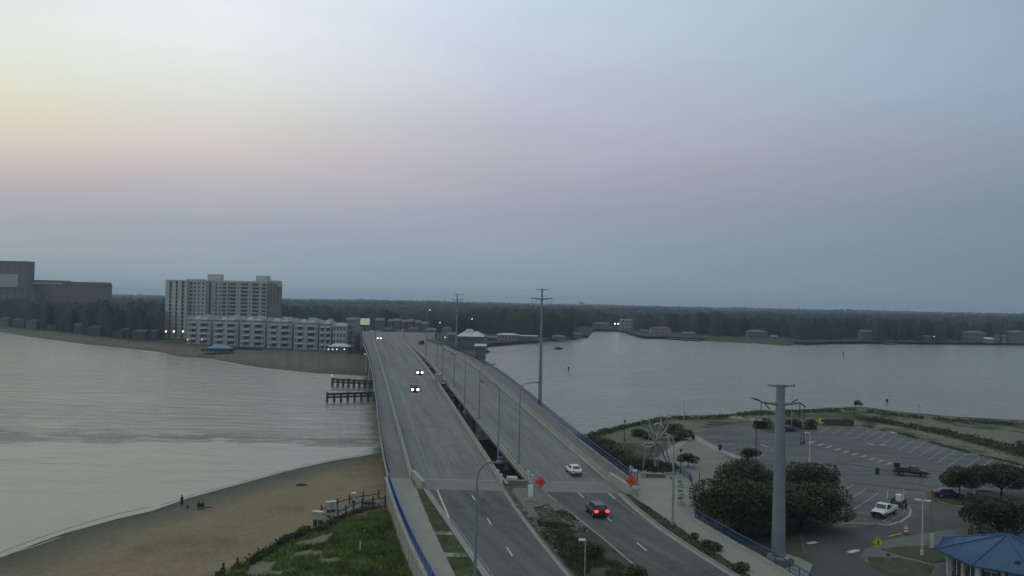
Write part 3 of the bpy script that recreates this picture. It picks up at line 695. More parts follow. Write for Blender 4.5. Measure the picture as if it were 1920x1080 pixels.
# ================================================================ car park
def px_poly(pts, z): return [(float(P(u, v, z)[0]), float(P(u, v, z)[1]), z) for u, v in pts]
lot = px_poly([(1296,812),(1345,799),(1420,789),(1500,785),(1545,797),(1600,797),(1660,806),(1700,815),(1800,841),(1925,871),(2080,905),(2080,980),(1925,940),(1800,938),(1740,935),(1745,955),(1700,985),(1640,985),(1560,992),(1500,975),(1440,900),(1370,862),(1330,835)], 2.02)
mb = MB(); mb.poly(lot); structure('parking_lot', mb, lot_m, tri=True)
rd = px_poly([(1505,990),(1560,991),(1640,986),(1700,984),(1740,957),(1742,938),(1800,950),(1925,962),(2080,985),(2080,1010),(1925,1000),(1800,990),(1725,1000),(1660,1013),(1620,1030),(1614,1045),(1640,1065),(1700,1088),(1760,1140),(1560,1120),(1520,1062),(1508,1030)], 2.026)
mb = MB(); mb.poly(rd); structure('lot_road', mb, lotroad_m, tri=True)
mb = MB(); mb.poly(px_poly([(1215,868),(1300,812),(1330,836),(1372,864),(1420,885),(1440,905),(1330,930),(1303,960),(1300,905),(1265,880)], 2.008)); structure('paved_apron', mb, sandp_m, tri=True)
mb = MB(); mb.poly(px_poly([(1240,850),(1298,812),(1304,815),(1345,838),(1400,862),(1396,866),(1335,842),(1296,822),(1252,856)], 2.03)); structure('pavement', mb, kerb_m, tri=True)
mb = MB(); mb.poly(px_poly([(1725,1000),(1800,990),(1925,1000),(2080,1010),(2080,1200),(1800,1200),(1700,1092),(1640,1066),(1612,1048),(1620,1030),(1660,1013)], 2.012)); structure('pavement', mb, mat('pale_pavement', (.105, .112, .115), .9, .14, .2), tri=True)
lawn_m = mat('mown_lawn', (.036, .052, .022), .95, .22, .5, c2=(.045, .062, .027), bump=.4, detail=7)
mb = MB(); mb.prism([p[:2] for p in px_poly([(1652,1030),(1690,1025),(1772,1022),(1772,1052),(1750,1056),(1700,1044)], 2.03)], 2.0, 2.08)
mb.prism([p[:2] for p in px_poly([(1627,1044),(1690,1047),(1752,1061),(1735,1090),(1690,1085),(1650,1072),(1630,1060)], 2.03)], 2.0, 2.08); structure('lawn', mb, lawn_m, tri=True)
mb = MB(); mb.poly(px_poly([(1505,1030),(1520,1058),(1560,1120),(1480,1110),(1460,1070),(1450,1040),(1452,1000),(1500,1005)], 2.03)); structure('lawn', mb, mat('rough_grass', (.05, .058, .035), .95, .3, .6, bump=.3), tri=True)
mb = MB(); mb.poly(px_poly([(1471,1037),(1500,1046),(1523,1058),(1515,1082),(1480,1085),(1470,1066),(1488,1062),(1490,1052)], 2.04)); structure('pavement', mb, path_concrete, tri=True)
for lab, pts, mm in (('island', [(1425,806),(1445,812),(1500,806),(1515,800),(1490,793),(1440,793)], lawn_m), ('island', [(1310,931),(1380,893),(1440,885),(1520,880),(1565,900),(1578,950),(1560,985),(1490,1005),(1450,1010),(1400,985),(1340,960)], mat('mulch_bed', (.032, .034, .022), .95, .3, .5)),
                     ('island', [(1745,926),(1800,918),(1925,925),(1925,955),(1850,948),(1790,945),(1750,940)], MATS['rough_grass'])):
    mb = MB(); mb.prism([p[:2] for p in px_poly(pts, 2.04)], 2.0, 2.1); structure('planting_bed', mb, mm, tri=True)
def pxline(mb, a, b, w, z=2.034, z2=None):
    A_, B_ = P(*a, z), P(*b, z); d = B_ - A_; d /= np.linalg.norm(d); n = np.array([-d[1], d[0], 0]) * w / 2
    mb.add([A_ - n, B_ - n, B_ + n, A_ + n], [(0, 1, 2, 3)])
mb = MB()
tops = [(1560,797),(1585,799),(1608,801),(1632,804),(1647,808),(1663,812),(1680,817),(1697,821),(1713,826),(1735,829),(1757,834),(1775,840),(1794,844),(1815,850),(1839,857),(1863,861),(1887,867),(1915,874)]
for i, (u, v) in enumerate(tops):
    k = 18 + i * .7; pxline(mb, (u, v), (u - k * 1.35, v + k * .85), .13)
for a, b in [((1300,811),(1334,804)),((1310,822),(1356,815)),((1325,828),(1374,821)),((1340,836),(1393,829)),((1363,844),(1393,836)),((1380,850),(1416,838)),((1430,850),(1456,843)),
             ((1568,927),(1602,908)),((1579,945),(1624,916)),((1601,955),(1646,925)),((1548,918),(1581,898)),((1436,870),(1455,866)),((1476,872),(1494,864))]: pxline(mb, a, b, .14)
pxline(mb, (1663,935), (1665,918), .12); pxline(mb, (1693,938), (1695,921), .12)
structure('stall_marking', mb, stallp_m)
mb = MB()
for a, b in [((1430,853),(1500,850)),((1500,846),(1600,849)),((1560,852),(1760,868)),((1580,858),(1770,882)),((1590,868),(1740,888)),((1620,880),(1745,900)),((1640,890),(1750,908)),((1700,897),(1755,912)),((1560,858),(1590,868))]: pxline(mb, a, b, .35, 2.036)
structure('lane_kerb_line', mb, mat('pale_lane_line', (.12, .125, .115), .9, .25, .6))
mb = MB()
ring = [(1648,984),(1665,985),(1690,978),(1705,967),(1708,956),(1702,949),(1694,946)]
q = [P(u, v, 2.04) for u, v in ring]; q = resample(q, .8); mb.sweep([tuple(p) for p in q], [(-.16, 0), (.16, 0), (.16, .03), (-.16, .03)])
for i in range(4): a = q[3 + i * 4]; 
pxline(mb, (1656,978), (1690,950), .12); pxline(mb, (1662,981), (1701,956), .08)
structure('painted_island_line', mb, stallp_m)
mb = MB()
for a, b in [((1503,991),(1543,988)), ((1514,1019),(1531,1016)), ((1591,1036),(1609,1031)), ((1426,833),(1439,838)), ((1626,830),(1640,836)), ((1650,833),(1664,836))]: pxline(mb, a, b, .7 if a[1] > 1010 else .25, 2.045)
structure('stop_marking', mb, paint_m)
mb = MB()
for a, b in [((1580,982),(1640,983)), ((1757,940),(1795,949)), ((1795,949),(1830,952)), ((1666,1006),(1690,1000))]: pxline(mb, a, b, .35, 2.11)
structure('yellow_kerb', mb, yellow_m)

mb = MB()
for k in range(10): u = 1522 + k * 16.2; v = 829 + k * 4.4; pxline(mb, (u - 5, v + 2), (u + 5, v - 1.5), .55, 2.05)
structure('wheel_stop_marking', mb, stallp_m)
mb = MB()
for a, b, w_ in [((1480,878),(1640,893),.5), ((1570,866),(1690,886),.6), ((1600,905),(1740,922),.4), ((1690,905),(1760,914),.5)]: pxline(mb, a, b, w_, 2.032)
structure('tar_seams', mb, mat('dark_tar', (.03, .034, .038), .9, .3, .4))
q = PD(822, 717, .3); r = thing('lamp_pedestal', 'pale concrete box in the gap beside the third lamp', 'pedestal', (q[0], q[1], float(zf(q[1])) - 1)); mb = MB(); mb.box((0, 0, 1.7), (1.7, 3.2, 3.4)); mb.build('box', barrier_m, r); mb = MB(); mb.box((0, 0, 3.45), (1.9, 3.4, .14)); mb.build('cap', kerb_m, r)
for sgn, X, t in ((-1, L_bar, 'left'), (1, R_bar, 'right')):
    for k, yy in enumerate((YB + 1.2, YB - 1.4)):
        r = thing('gap_post', f'stubby pale post on the {t} side of the gap, {["on the deck end", "just before the deck end"][k]}', 'post', (float(X(yy)) + sgn * .4, yy, 5)); mb = MB(); mb.box((0, 0, .65), (.45, .45, 1.3), 0, .8); mb.ball((0, 0, 1.4), .22, 8, 5); mb.build('post', dullwhite_m, r)
# ================================================================ buildings
def windows(parent, rects, nm='window', m_=None, depth=.12, limit=100):
    """rects: (x, y, z, w, h, face) in local coords; face 'f' looks to -Y, 'r' looks to +X, 'l' looks to -X"""
    m_ = m_ or glass_m; cache = {}
    for i, (x, y, z, w_, h_, fc) in enumerate(rects[:limit]):
        key = (round(w_, 2), round(h_, 2), fc)
        if key not in cache:
            mb = MB(); mb.box((0, 0, 0), (w_, depth, h_) if fc == 'f' else (depth, w_, h_)); o = mb.build(nm, m_, parent); cache[key] = o
        else: o = cache[key].copy(); COL.objects.link(o); o.parent = parent
        o.location = (x, y, z)
    if len(rects) > limit:
        mb = MB()
        for x, y, z, w_, h_, fc in rects[limit:]: mb.box((x, y, z), (w_, depth, h_) if fc == 'f' else (depth, w_, h_))
        tag(mb.build(nm + '_field', m_, parent), kind='stuff')
tower_wall = mat('tower_wall', (.35, .375, .35), .9, .06, .1)
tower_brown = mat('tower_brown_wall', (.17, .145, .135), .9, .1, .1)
condo_wall = mat('condo_wall', (.30, .345, .37), .9, .1, .2)
condo_roof = mat('condo_roof', (.24, .27, .29), .7, .1, .2)
dark_roof = mat('dark_roof', (.05, .058, .065), .8, .2, .2)
brown_block = mat('brown_block_wall', (.125, .115, .105), .95, .1, .05)
def X_(u, Y): return float(PY(u, 560, Y)[0])
def Z_(u, v, Y): return float(PY(u, v, Y)[2])
def tower():
    Y = 560; r = thing('apartment_tower', 'tall pale twin-wing apartment tower with brown end wall behind the beach condos', 'building', (X_(420, Y), Y, 2.2))
    ox, oy, oz = r.location; top = Z_(420, 529, Y) - oz; fl = top / 15
    wins = []
    # left wing: narrow slab fronts with dark bays between
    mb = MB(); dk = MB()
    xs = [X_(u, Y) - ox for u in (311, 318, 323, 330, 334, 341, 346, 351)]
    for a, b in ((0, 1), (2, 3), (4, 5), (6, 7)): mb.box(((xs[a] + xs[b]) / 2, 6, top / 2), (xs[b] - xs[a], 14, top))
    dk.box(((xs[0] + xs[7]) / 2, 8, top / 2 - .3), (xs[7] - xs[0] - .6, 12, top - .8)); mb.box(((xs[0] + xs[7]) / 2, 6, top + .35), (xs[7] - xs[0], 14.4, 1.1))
    for k in range(15):
        for a, b in ((1, 2), (3, 4), (5, 6)): mb.box(((xs[a] + xs[b]) / 2, 1.0, k * fl + .5), (xs[b] - xs[a], 2.2, .9))
    # middle face
    xa, xb = X_(351, Y) - ox, X_(385, Y + 3) - ox; mb.box(((xa + xb) / 2, 9, top / 2), (xb - xa, 12, top)); mb.box(((xa + xb) / 2, 9, top + .3), (xb - xa + .4, 12.6, 1.0))
    for k in range(1, 15):
        for t in (.12, .34, .6, .85): wins.append((xa + (xb - xa) * t, 2.97, k * fl + 1.4, 1.7 if t < .2 else 1.1, 1.3, 'f'))
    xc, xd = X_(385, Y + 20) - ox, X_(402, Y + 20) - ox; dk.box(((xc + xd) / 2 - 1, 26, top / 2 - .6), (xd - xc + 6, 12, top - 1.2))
    # right wing
    xe, xf = X_(395, Y + 10) - ox, X_(500, Y + 10) - ox; zt = Z_(450, 529, Y + 10) - oz
    mb.box(((xe + xf) / 2, 24, zt / 2), (xf - xe, 28, zt)); mb.box(((xe + xf) / 2, 24, zt + .35), (xf - xe + .6, 28.6, 1.1))
    W = xf - xe
    for k in range(1, 15):
        for t, ww in ((.24, 2.6), (.395, 4.2), (.60, 4.6), (.80, 4.6), (.95, 2.8), (.32, 1.0), (.10, 1.3), (.17, 1.0)):
            wins.append((xe + W * t, 9.98, k * fl + 1.45, ww, 1.5, 'f'))
    for t in (.47, .52, .69, .735, .875): mb.box((xe + W * t, 9.8, zt / 2), (.8, .8, zt))
    for k in range(1, 15): mb.box((xe + W * .6, 9.7, k * fl + .25), (W * .76, .7, .7))
    # penthouses
    for u0, u1, v, yy in ((388, 411, 514, 16), (479, 500, 517, 20), (349, 378, 523, 8), (506, 522, 526, 26)):
        a, b = X_(u0, Y + yy) - ox, X_(u1, Y + yy) - ox; z1 = Z_((u0 + u1) / 2, v, Y + yy) - oz; mb.box(((a + b) / 2, yy + 4, (z1 + top - 2) / 2), (b - a, 8, z1 - top + 2))
    mb.build('wall', tower_wall, r); dk.build('shaded_bays', tower_brown, r)
    bw = MB(); bw.box((xf + 1.1, 25, zt / 2), (3.2, 27, zt - .8)); bw.box((xf + 1.4, 12, zt/2), (2.6, .5, zt))
    bw.build('end_wall', tower_brown, r)
    windows(r, wins, 'window', recess_m, .3)
    rf = MB(); 
    for y_ in (14, 22, 31): rf.box((xf + 2.75, y_, zt / 2), (.25, .5, zt - 2))
    rf.build('end_wall_ribs', tower_wall, r)
tower()
def condo(u0, u1, Y, vtop, lab, peaks=2):
    xa, xb = X_(u0, Y), X_(u1, Y); r = thing('beach_condo', lab, 'building', ((xa + xb) / 2, Y, 2.0), 0, 'terraced beach condos beneath the tower')
    Wd = xb - xa; h = Z_((u0 + u1) / 2, vtop, Y) - 2.0; mb = MB(); mb.box((0, 9, h / 2), (Wd * .96, 18, h)); 
    for s in (-.42, -.02, .40): mb.box((s * Wd, -.2, h * .47), (Wd * .13, 1.2, h * .94))
    mb.build('wall', condo_wall, r)
    rf = MB()
    
    for s_ in (-.42, .4): mb2 = MB(); mb2.box((s_ * Wd, 3, h + .5 + .5 * random.random()), (Wd * random.uniform(.14, .26), 6, 2.4)); mb2.build('dormer', condo_wall, r)
    for s in ((-.25, .25) if peaks == 2 else (0,)):
        w2 = Wd / peaks * .92; rf.add([(s * Wd - w2 / 2, -1, h), (s * Wd + w2 / 2, -1, h), (s * Wd + w2 / 2, 18.5, h), (s * Wd - w2 / 2, 18.5, h), (s * Wd - w2 * .18, 7, h + 1.9), (s * Wd + w2 * .18, 7, h + 1.9)],
            [(0, 1, 5, 4), (1, 2, 5), (2, 3, 4, 5), (3, 0, 4), (3, 2, 1, 0)])
    rf.build('roof', condo_roof, r)
    mb = MB(); mb.box((Wd * .12, 8, h + 2), (Wd * .3, 5, 1.4)); mb.build('roof_vent_house', condo_wall, r)
    fl = h / 4.6; wins = [(t * Wd, .02 - .1, fl * (k + .65), Wd * .15, fl * .5, 'f') for k in range(4) for t in (-.24, .15, .29)]
    wins += [(t * Wd, -.85, fl * (k + .65), Wd * .04, fl * .35, 'f') for k in range(4) for t in (-.42, .40)]
    windows(r, wins, 'window', recess_m, .2)
    for k in range(1, 5):
        for t in (-.24, .2):
            b = MB(); b.box((t * Wd, -.9, k * fl - .1), (Wd * .26, 1.6, .35)); b.box((t * Wd, -1.65, k * fl + .4), (Wd * .26, .08, .7)); b.build('balcony', mat('balcony_rail_white', (.40, .44, .46), .8, .08, .5), r)
for i, a in enumerate([(353, 399, 500, 599, 'grey beach condo at the left end of the row below the tower', 2), (402, 450, 492, 600, 'grey beach condo directly behind the blue roofed beach pavilion', 2),
          (452, 501, 485, 601, 'grey beach condo below the middle of the right tower wing', 2), (503, 551, 478, 603, 'grey beach condo below the brown end wall of the tower', 2), (553, 599, 471, 605, 'grey beach condo right of the tower, left of the narrower end condos', 2), (601, 624, 466, 607, 'narrow grey condo at the right end of the beach row', 1)]):
    condo(*a)
def blockb(name, lab, u0, u1, v, Y, wm, depth=14, floors=4, cols=5, roof=None, z0=2.2, roofm=None, group=None, cat='building', wfrac=.5, glass=None, ph=1.6):
    xa, xb = X_(u0, Y), X_(u1, Y); r = thing(name, lab, cat, ((xa + xb) / 2, Y, z0), 0, group); Wd = xb - xa; h = max(2.0, Z_((u0 + u1) / 2, v, Y) - z0)
    mb = MB(); mb.box((0, depth / 2, h / 2), (Wd, depth, h)); mb.build('wall', wm, r)
    if roof:
        rf = MB(); a = Wd / 2 + .5; b0, b1 = -.5, depth + .5
        if roof == 'hip': rf.add([(-a, b0, h), (a, b0, h), (a, b1, h), (-a, b1, h), (-a * .45, depth / 2, h + ph), (a * .45, depth / 2, h + ph)], [(0, 1, 5, 4), (1, 2, 5), (2, 3, 4, 5), (3, 0, 4), (3, 2, 1, 0)])
        if roof == 'gable': rf.add([(-a, b0, h), (a, b0, h), (a, b1, h), (-a, b1, h), (-a, depth / 2, h + ph), (a, depth / 2, h + ph)], [(0, 1, 5, 4), (1, 2, 5), (2, 3, 4, 5), (3, 0, 4), (3, 2, 1, 0)])
        if roof == 'flat': rf.box((0, depth / 2, h + .3), (Wd + .6, depth + .6, .6))
        rf.build('roof', roofm or dark_roof, r)
    if floors and cols:
        fl = h / floors; cw = Wd / cols
        windows(r, [(-Wd / 2 + cw * (c + .5), -.04, fl * (k + .55), cw * wfrac, fl * .5, 'f') for k in range(floors) for c in range(cols)], 'window', glass or recess_m, .16)
    return r
pale_wall = mat('pale_house_wall', (.2, .21, .2), .9, .08, .2); grey_wall = mat('grey_house_wall', (.1, .112, .115), .9, .12, .2); tan_wall = mat('tan_house_wall', (.15, .145, .12), .9, .12, .2)
red_roof = mat('red_tile_roof', (.16, .055, .045), .8, .15, .3); pale_roof = mat('pale_metal_roof', (.36, .40, .43), .6, .08, .2); grey_roof = mat('grey_shingle_roof', (.10, .11, .115), .8, .15, .3)
# stepped pavilion and tall end block by the bridge
blockb('end_block', 'tall narrow pale block with a window grid between condo row and bridge', 650, 667, 599, 470, mat('end_block_wall', (.2, .225, .24), .9, .06, .2), 16, 6, 4, 'flat', 2, condo_roof)
blockb('stepped_block', 'lower stepped grey block beside the tall end block', 626, 650, 611, 462, condo_wall, 16, 4, 4, 'hip', 2, condo_roof)
h_ = blockb('restaurant', 'beachfront restaurant with pale hipped roof and lit windows under the end block', 618, 655, 650, 442, tan_wall, 10, 1, 5, 'hip', 2, pale_roof, glass=None)
lm = MB(); 
for k, u in enumerate((618, 626, 634, 648)):
    lm = MB(); lm.ball((X_(u, 440) - h_.location.x, -2.0, Z_(u, 655, 440) - 2), .33, 8, 6); lm.build('wall_lamp', mat('soft_lamp_glow', (1, .9, .7), .3, 0, 1, emit=(1, .9, .65), es=1.5), h_)
# hotel and far-left tower
hotel = blockb('brown_hotel', 'long brown slab hotel above the trees at the left', 46, 198, 533, 900, brown_block, 14, 9, 22, 'flat', 2.2, dark_roof, wfrac=.35)
mb = MB(); xo = hotel.location.x; a, b = X_(200, 900) - xo, X_(201, 900) - xo
for u0, u1, v in ((53, 110, 528), (110, 188, 531)): mb.box(((X_(u0, 900) + X_(u1, 900)) / 2 - xo, 15, Z_(u0, v, 900) - 1.6), (X_(u1, 900) - X_(u0, 900), 18, 3)) 
mb.build('roof_plant', brown_block, hotel)
t2 = blockb('brown_tower', 'dark brown tower with pale glazed panel cut by the left edge', -40, 49, 490, 880, brown_block, 14, 16, 10, 'flat', 2.2, dark_roof, wfrac=.3)
mb = MB(); xo = t2.location.x; mb.box(((X_(-5, 879) + X_(32, 879)) / 2 - xo, -.4, (Z_(10, 514, 879) + Z_(10, 538, 879)) / 2 - 2.2), (X_(32, 879) - X_(-5, 879), .5, (538 - 514) * 879 / F)); mb.build('glazed_panel', mat('pale_glazing', (.25, .28, .31), .5, .1, .3), t2)
blockb('brown_annexe', 'low dark block in front of the brown tower at the far left', -60, 47, 541, 840, brown_block, 20, 5, 8, 'flat', 2.2, dark_roof, wfrac=.3)
# small houses along the left shore
LH = [(8, 596, 22, 700, 'pale', 'hip'), (36, 590, 26, 720, 'grey', 'gable'), (60, 599, 24, 690, 'pale', 'hip'), (98, 598, 22, 690, 'grey', 'flat'), (150, 597, 26, 700, 'grey', 'gable'), (178, 602, 30, 660, 'tan', 'hip'), (235, 602, 22, 640, 'grey', 'hip'), (262, 608, 26, 600, 'tan', 'gable'), (222, 612, 24, 580, 'grey', 'flat'), (284, 612, 26, 575, 'grey', 'hip')]
nm = ['cut by the left edge of the shore', 'below the brown tower', 'below the left end of the hotel', 'under the hotel, left of its middle', 'under the right half of the hotel', 'below the right end of the hotel', 'right of the hotel, close to the far lit lamp', 'below the far lit lamp', 'low by the sand, right of the hotel', 'beside the foot of the apartment tower']
LWALLS = dict(pale=mat('dim_pale_wall', (.13, .14, .14), .9, .1, .2), grey=mat('dim_grey_wall', (.065, .075, .08), .9, .1, .2), tan=mat('dim_tan_wall', (.08, .08, .07), .9, .1, .2))
for (u, v, wpx, Y, wl, rf), t in zip(LH, nm):
    Y = P(u, float(y_wood(u)), 2)[1] - 9; v = float(y_wood(u)) - (14 if rf != 'flat' else 9); wpx *= .8
    blockb('shore_house', f'small {dict(pale="whitish", grey="grey", tan="tan")[wl]} shore house {t}', u - wpx / 2, u + wpx / 2, v, Y, LWALLS[wl], 12, 2, 4, rf, 2.2, dark_roof, 'small houses on the left shore', 'house')
# town beyond the bridge end
for i, (u, v, wd) in enumerate([(712, 602, 15), (733, 604, 9), (745, 603, 11), (758, 605, 8), (770, 604, 11), (784, 606, 9), (797, 609, 12)]):
    t = ['leftmost in the grey row behind the bridge crest', 'second from the left behind the bridge crest', 'just left of the middle behind the bridge crest', 'in the middle of the row behind the bridge crest', 'right of the middle behind the bridge crest', 'near the right end of the row behind the crest', 'at the right end beside the lit pole'][i]
    blockb('town_house', 'narrow grey town house ' + t, u - wd / 2, u + wd / 2, v - 1, 715 - i * 4, grey_wall, 12, 4, 2, 'gable', 2.2, grey_roof, 'row of town houses behind the bridge', 'house', ph=2.2)
for i, (u, v, wd, Y, wl, rf, t) in enumerate([(708, 622, 14, 640, 'tan', 'flat', 'low shop closest behind the billboard side of the crest'), (728, 618, 16, 650, 'grey', 'gable', 'dark gabled shop behind the middle of the left deck crest'), (752, 620, 14, 655, 'pale', 'flat', 'pale flat shop behind the right part of the left deck crest'), (776, 617, 18, 640, 'tan', 'hip', 'hipped shop behind the point where both decks meet'),
    (810, 619, 14, 630, 'grey', 'gable', 'small gabled shop between the two lit crest lamps'), (838, 617, 16, 620, 'pale', 'hip', 'pale hipped shop behind the right deck crest'), (848, 628, 14, 560, 'tan', 'gable', 'low gabled building just left of the waterfront restaurant')]):
    blockb('roadside_shop', t, u - wd / 2, u + wd / 2, v, Y, dict(tan=tan_wall, grey=grey_wall, pale=pale_wall)[wl], 12, 1 + i % 2, 3, rf, 2.2, [grey_roof, dark_roof][i % 2], 'shops beyond the bridge end', ph=1.6)
# billboard
r = thing('billboard', 'lit pale billboard standing left of the bridge crest', 'billboard', (X_(685, 560), 560, 2.2)); z0 = Z_(685, 609, 560) - 2.2; z1 = Z_(685, 597, 560) - 2.2
mb = MB(); wb = X_(694, 560) - X_(676, 560); mb.box((0, 0, (z0 + z1) / 2), (wb, .5, z1 - z0)); mb.build('panel', mat('billboard_face', (.5, .55, .42), .6, .35, .35, emit=(.55, .62, .42), es=.28), r)
mb = MB(); mb.tube([(0, .2, 0), (0, .2, z0)], .45, 8); mb.box((0, .4, z0 - .2), (wb, .4, .4)); mb.build('post', darkmetal, r)
# far sheds
for u0, u1, v, t in ((650, 658, 574, 'small'), (667, 681, 575, 'medium'), (688, 730, 576, 'long')):
    blockb('far_warehouse', f'{t} white warehouse roof on the skyline left of the bridge', u0, u1, v + .8, 2600, pale_roof, 60, 0, 0, 'flat', 2.2, pale_roof, 'white warehouse roofs on the skyline', ph=1)
# right of the bridge: restaurant roofs, marina, boats
rb = blockb('waterfront_restaurant', 'grey waterfront building with pale stepped roof right of the bridge crest', 858, 908, 631, 500, grey_wall, 24, 2, 6, 'hip', 1.5, pale_roof, ph=3.0)
mb = MB(); mb.box((-1, 11, Z_(880, 622, 500) - 1.5), (6, 7, 2.4), 0, .6); mb.build('roof_lantern', pale_roof, rb)
blockb('dock_shed', 'small grey dock shed at the water edge under the stepped roof', 893, 912, 649, 430, grey_wall, 10, 2, 3, 'gable', 1.0, pale_roof, ph=1)
for k, (u0, u1, v, Y, lab, wm, rf, rm) in enumerate([(934, 974, 628, 640, 'long low white marina building left of the second pylon', pale_wall, 'hip', pale_roof), (976, 1010, 631, 640, 'low shed with flat white roof at the marina', grey_wall, 'flat', pale_roof), (1038, 1062, 631, 680, 'whitish house right of the second pylon on the wooded point', tan_wall, 'hip', grey_roof), (1077, 1092, 627, 720, 'small grey house near the tip of the wooded point', grey_wall, 'gable', grey_roof), (915, 934, 633, 620, 'dark low marina shed next to the bridge', grey_wall, 'gable', grey_roof)]):
    blockb('marina_building', lab, u0, u1, v, Y, wm, 12, 1, 6, rf, 1.8, rm, 'buildings along the marina', ph=1.2)
for k, (u0, u1, v, Y, lab, wm, rf, rm, fl_) in enumerate([
    (1114, 1146, 607, 960, 'wide tan house at the head of the inlet', tan_wall, 'hip', grey_roof, 2), (1165, 1187, 600, 940, 'pale three-storey block beside two bright lamps', pale_wall, 'flat', pale_roof, 3),
    (1222, 1260, 616, 860, 'long white house with red roof facing the inlet', pale_wall, 'hip', red_roof, 2), (1284, 1304, 627, 820, 'low grey house by the docks right of the red roof', grey_wall, 'gable', grey_roof, 1),
    (1339, 1354, 613, 850, 'white gabled house alone among dark trees', pale_wall, 'gable', pale_roof, 2), (1404, 1440, 622, 790, 'grey rambling house above the green point', grey_wall, 'hip', grey_roof, 2),
    (1449, 1460, 632, 770, 'little pale cottage right of the rambling house', tan_wall, 'gable', grey_roof, 1), (1617, 1640, 622, 800, 'tan gabled house on the far shore behind the channel post', tan_wall, 'gable', grey_roof, 2),
    (1735, 1748, 632, 800, 'small dark house with a single lit lamp', grey_wall, 'hip', grey_roof, 1), (1815, 1850, 624, 800, 'wide grey waterfront house towards the right edge', grey_wall, 'hip', grey_roof, 2),
    (1852, 1864, 636, 790, 'pale boathouse between the two rightmost houses', pale_wall, 'gable', pale_roof, 1), (1874, 1888, 630, 800, 'little pale cottage near the right edge', tan_wall, 'gable', grey_roof, 1), (1892, 1925, 623, 800, 'grey house cut by the right edge', grey_wall, 'hip', grey_roof, 2),
    (1204, 1216, 624, 870, 'dim reddish cottage beside the red roofed house', mat('dim_red_wall', (.12, .07, .07), .9, .1, .3), 'gable', red_roof, 1), (1306, 1318, 617, 860, 'faint grey gable among trees left of the white house', grey_wall, 'gable', grey_roof, 2)]):
    blockb('far_house', lab, u0, u1, v, Y, wm, 10, fl_, max(3, int((u1 - u0) / 6)), rf, 2.0, rm, 'houses across the inlet', 'house', ph=1.8)
# docks under the red roof house
for k, (u, n, lab) in enumerate([(1262, 3, 'timber dock jutting out below the red roofed house'), (1290, 4, 'timber dock right of the red roofed house'), (1660, 3, 'timber dock on the far right shore')]):
    v = float(y_shore(u)) + 1; q = P(u, v, 0); r = thing('dock', lab, 'dock', (q[0], q[1], 0)); mb = MB(); mb.box((0, -6, 1.1), (n * 4, 14, .25)); mb.build('deck', boardwalk_m, r)
    mb = MB(); [mb.tube([(x, y, -1), (x, y, 1.9)], .18, 6) for x in np.arange(-n * 2, n * 2 + 1, 3) for y in (-12, -6, 0)]; mb.build('piles', wood_m, r)
# water tower
r = thing('water_tower', 'flat bowl shaped water tower on the skyline', 'water tower', (X_(1091, 3300), 3300, 2.2)); zt = Z_(1091, 566.5, 3300) - 2.2
mb = MB(); mb.tube([(0, 0, zt - 9), (0, 0, zt - 6), (0, 0, zt - 2), (0, 0, zt)], [3, 10, 13.5, 11], 14); mb.build('tank', mat('tank_paint', (.22, .25, .27), .7, .05, 1), r)
mb = MB(); [mb.tube([(9 * math.cos(a), 9 * math.sin(a), 0), (6 * math.cos(a), 6 * math.sin(a), zt - 6)], .8, 6) for a in np.arange(0, 6.28, 1.05)]; mb.build('legs', steel_m, r)
# blue roofed beach pavilion with deck
q = P(409, 661, 2.0); r = thing('beach_pavilion', 'dark beach pavilion with pale blue hipped roof on the far sand', 'pavilion', tuple(q))
mb = MB(); mb.box((0, 2, 2.2), (12, 7, .4)); mb.add([(-6.3, -2, 2.4), (6.3, -2, 2.4), (6.3, 6, 2.4), (-6.3, 6, 2.4), (-1.5, 2, 4.6), (1.5, 2, 4.6)], [(0, 1, 5, 4), (1, 2, 5), (2, 3, 4, 5), (3, 0, 4), (3, 2, 1, 0)]); mb.build('roof', mat('pale_blue_roof', (.10, .20, .32), .6, .1, .4), r)
mb = MB(); mb.box((-1, 2, .9), (16, 8, .3)); [mb.box((x, y, 1.3), (.3, .3, 2.6)) for x in np.arange(-8, 7, 2.3) for y in (-1.6, 5.5)]; mb.box((-1, -1.9, 1.4), (16, .15, .8)); mb.box((-1, 5, 1.2), (15, .2, 2.0)); mb.build('deck_frame', wood_m, r)
q = P(455, 657, 2.0); r = thing('sand_fence', 'dark fence running right from the beach pavilion', 'fence', tuple(q)); mb = MB()
for k in range(12): mb.box((-11 + k * 2, 0, .9), (.25, .25, 1.8))
mb.box((0, 0, 1.0), (23, .12, 1.3)); mb.build('boards', wood_m, r)

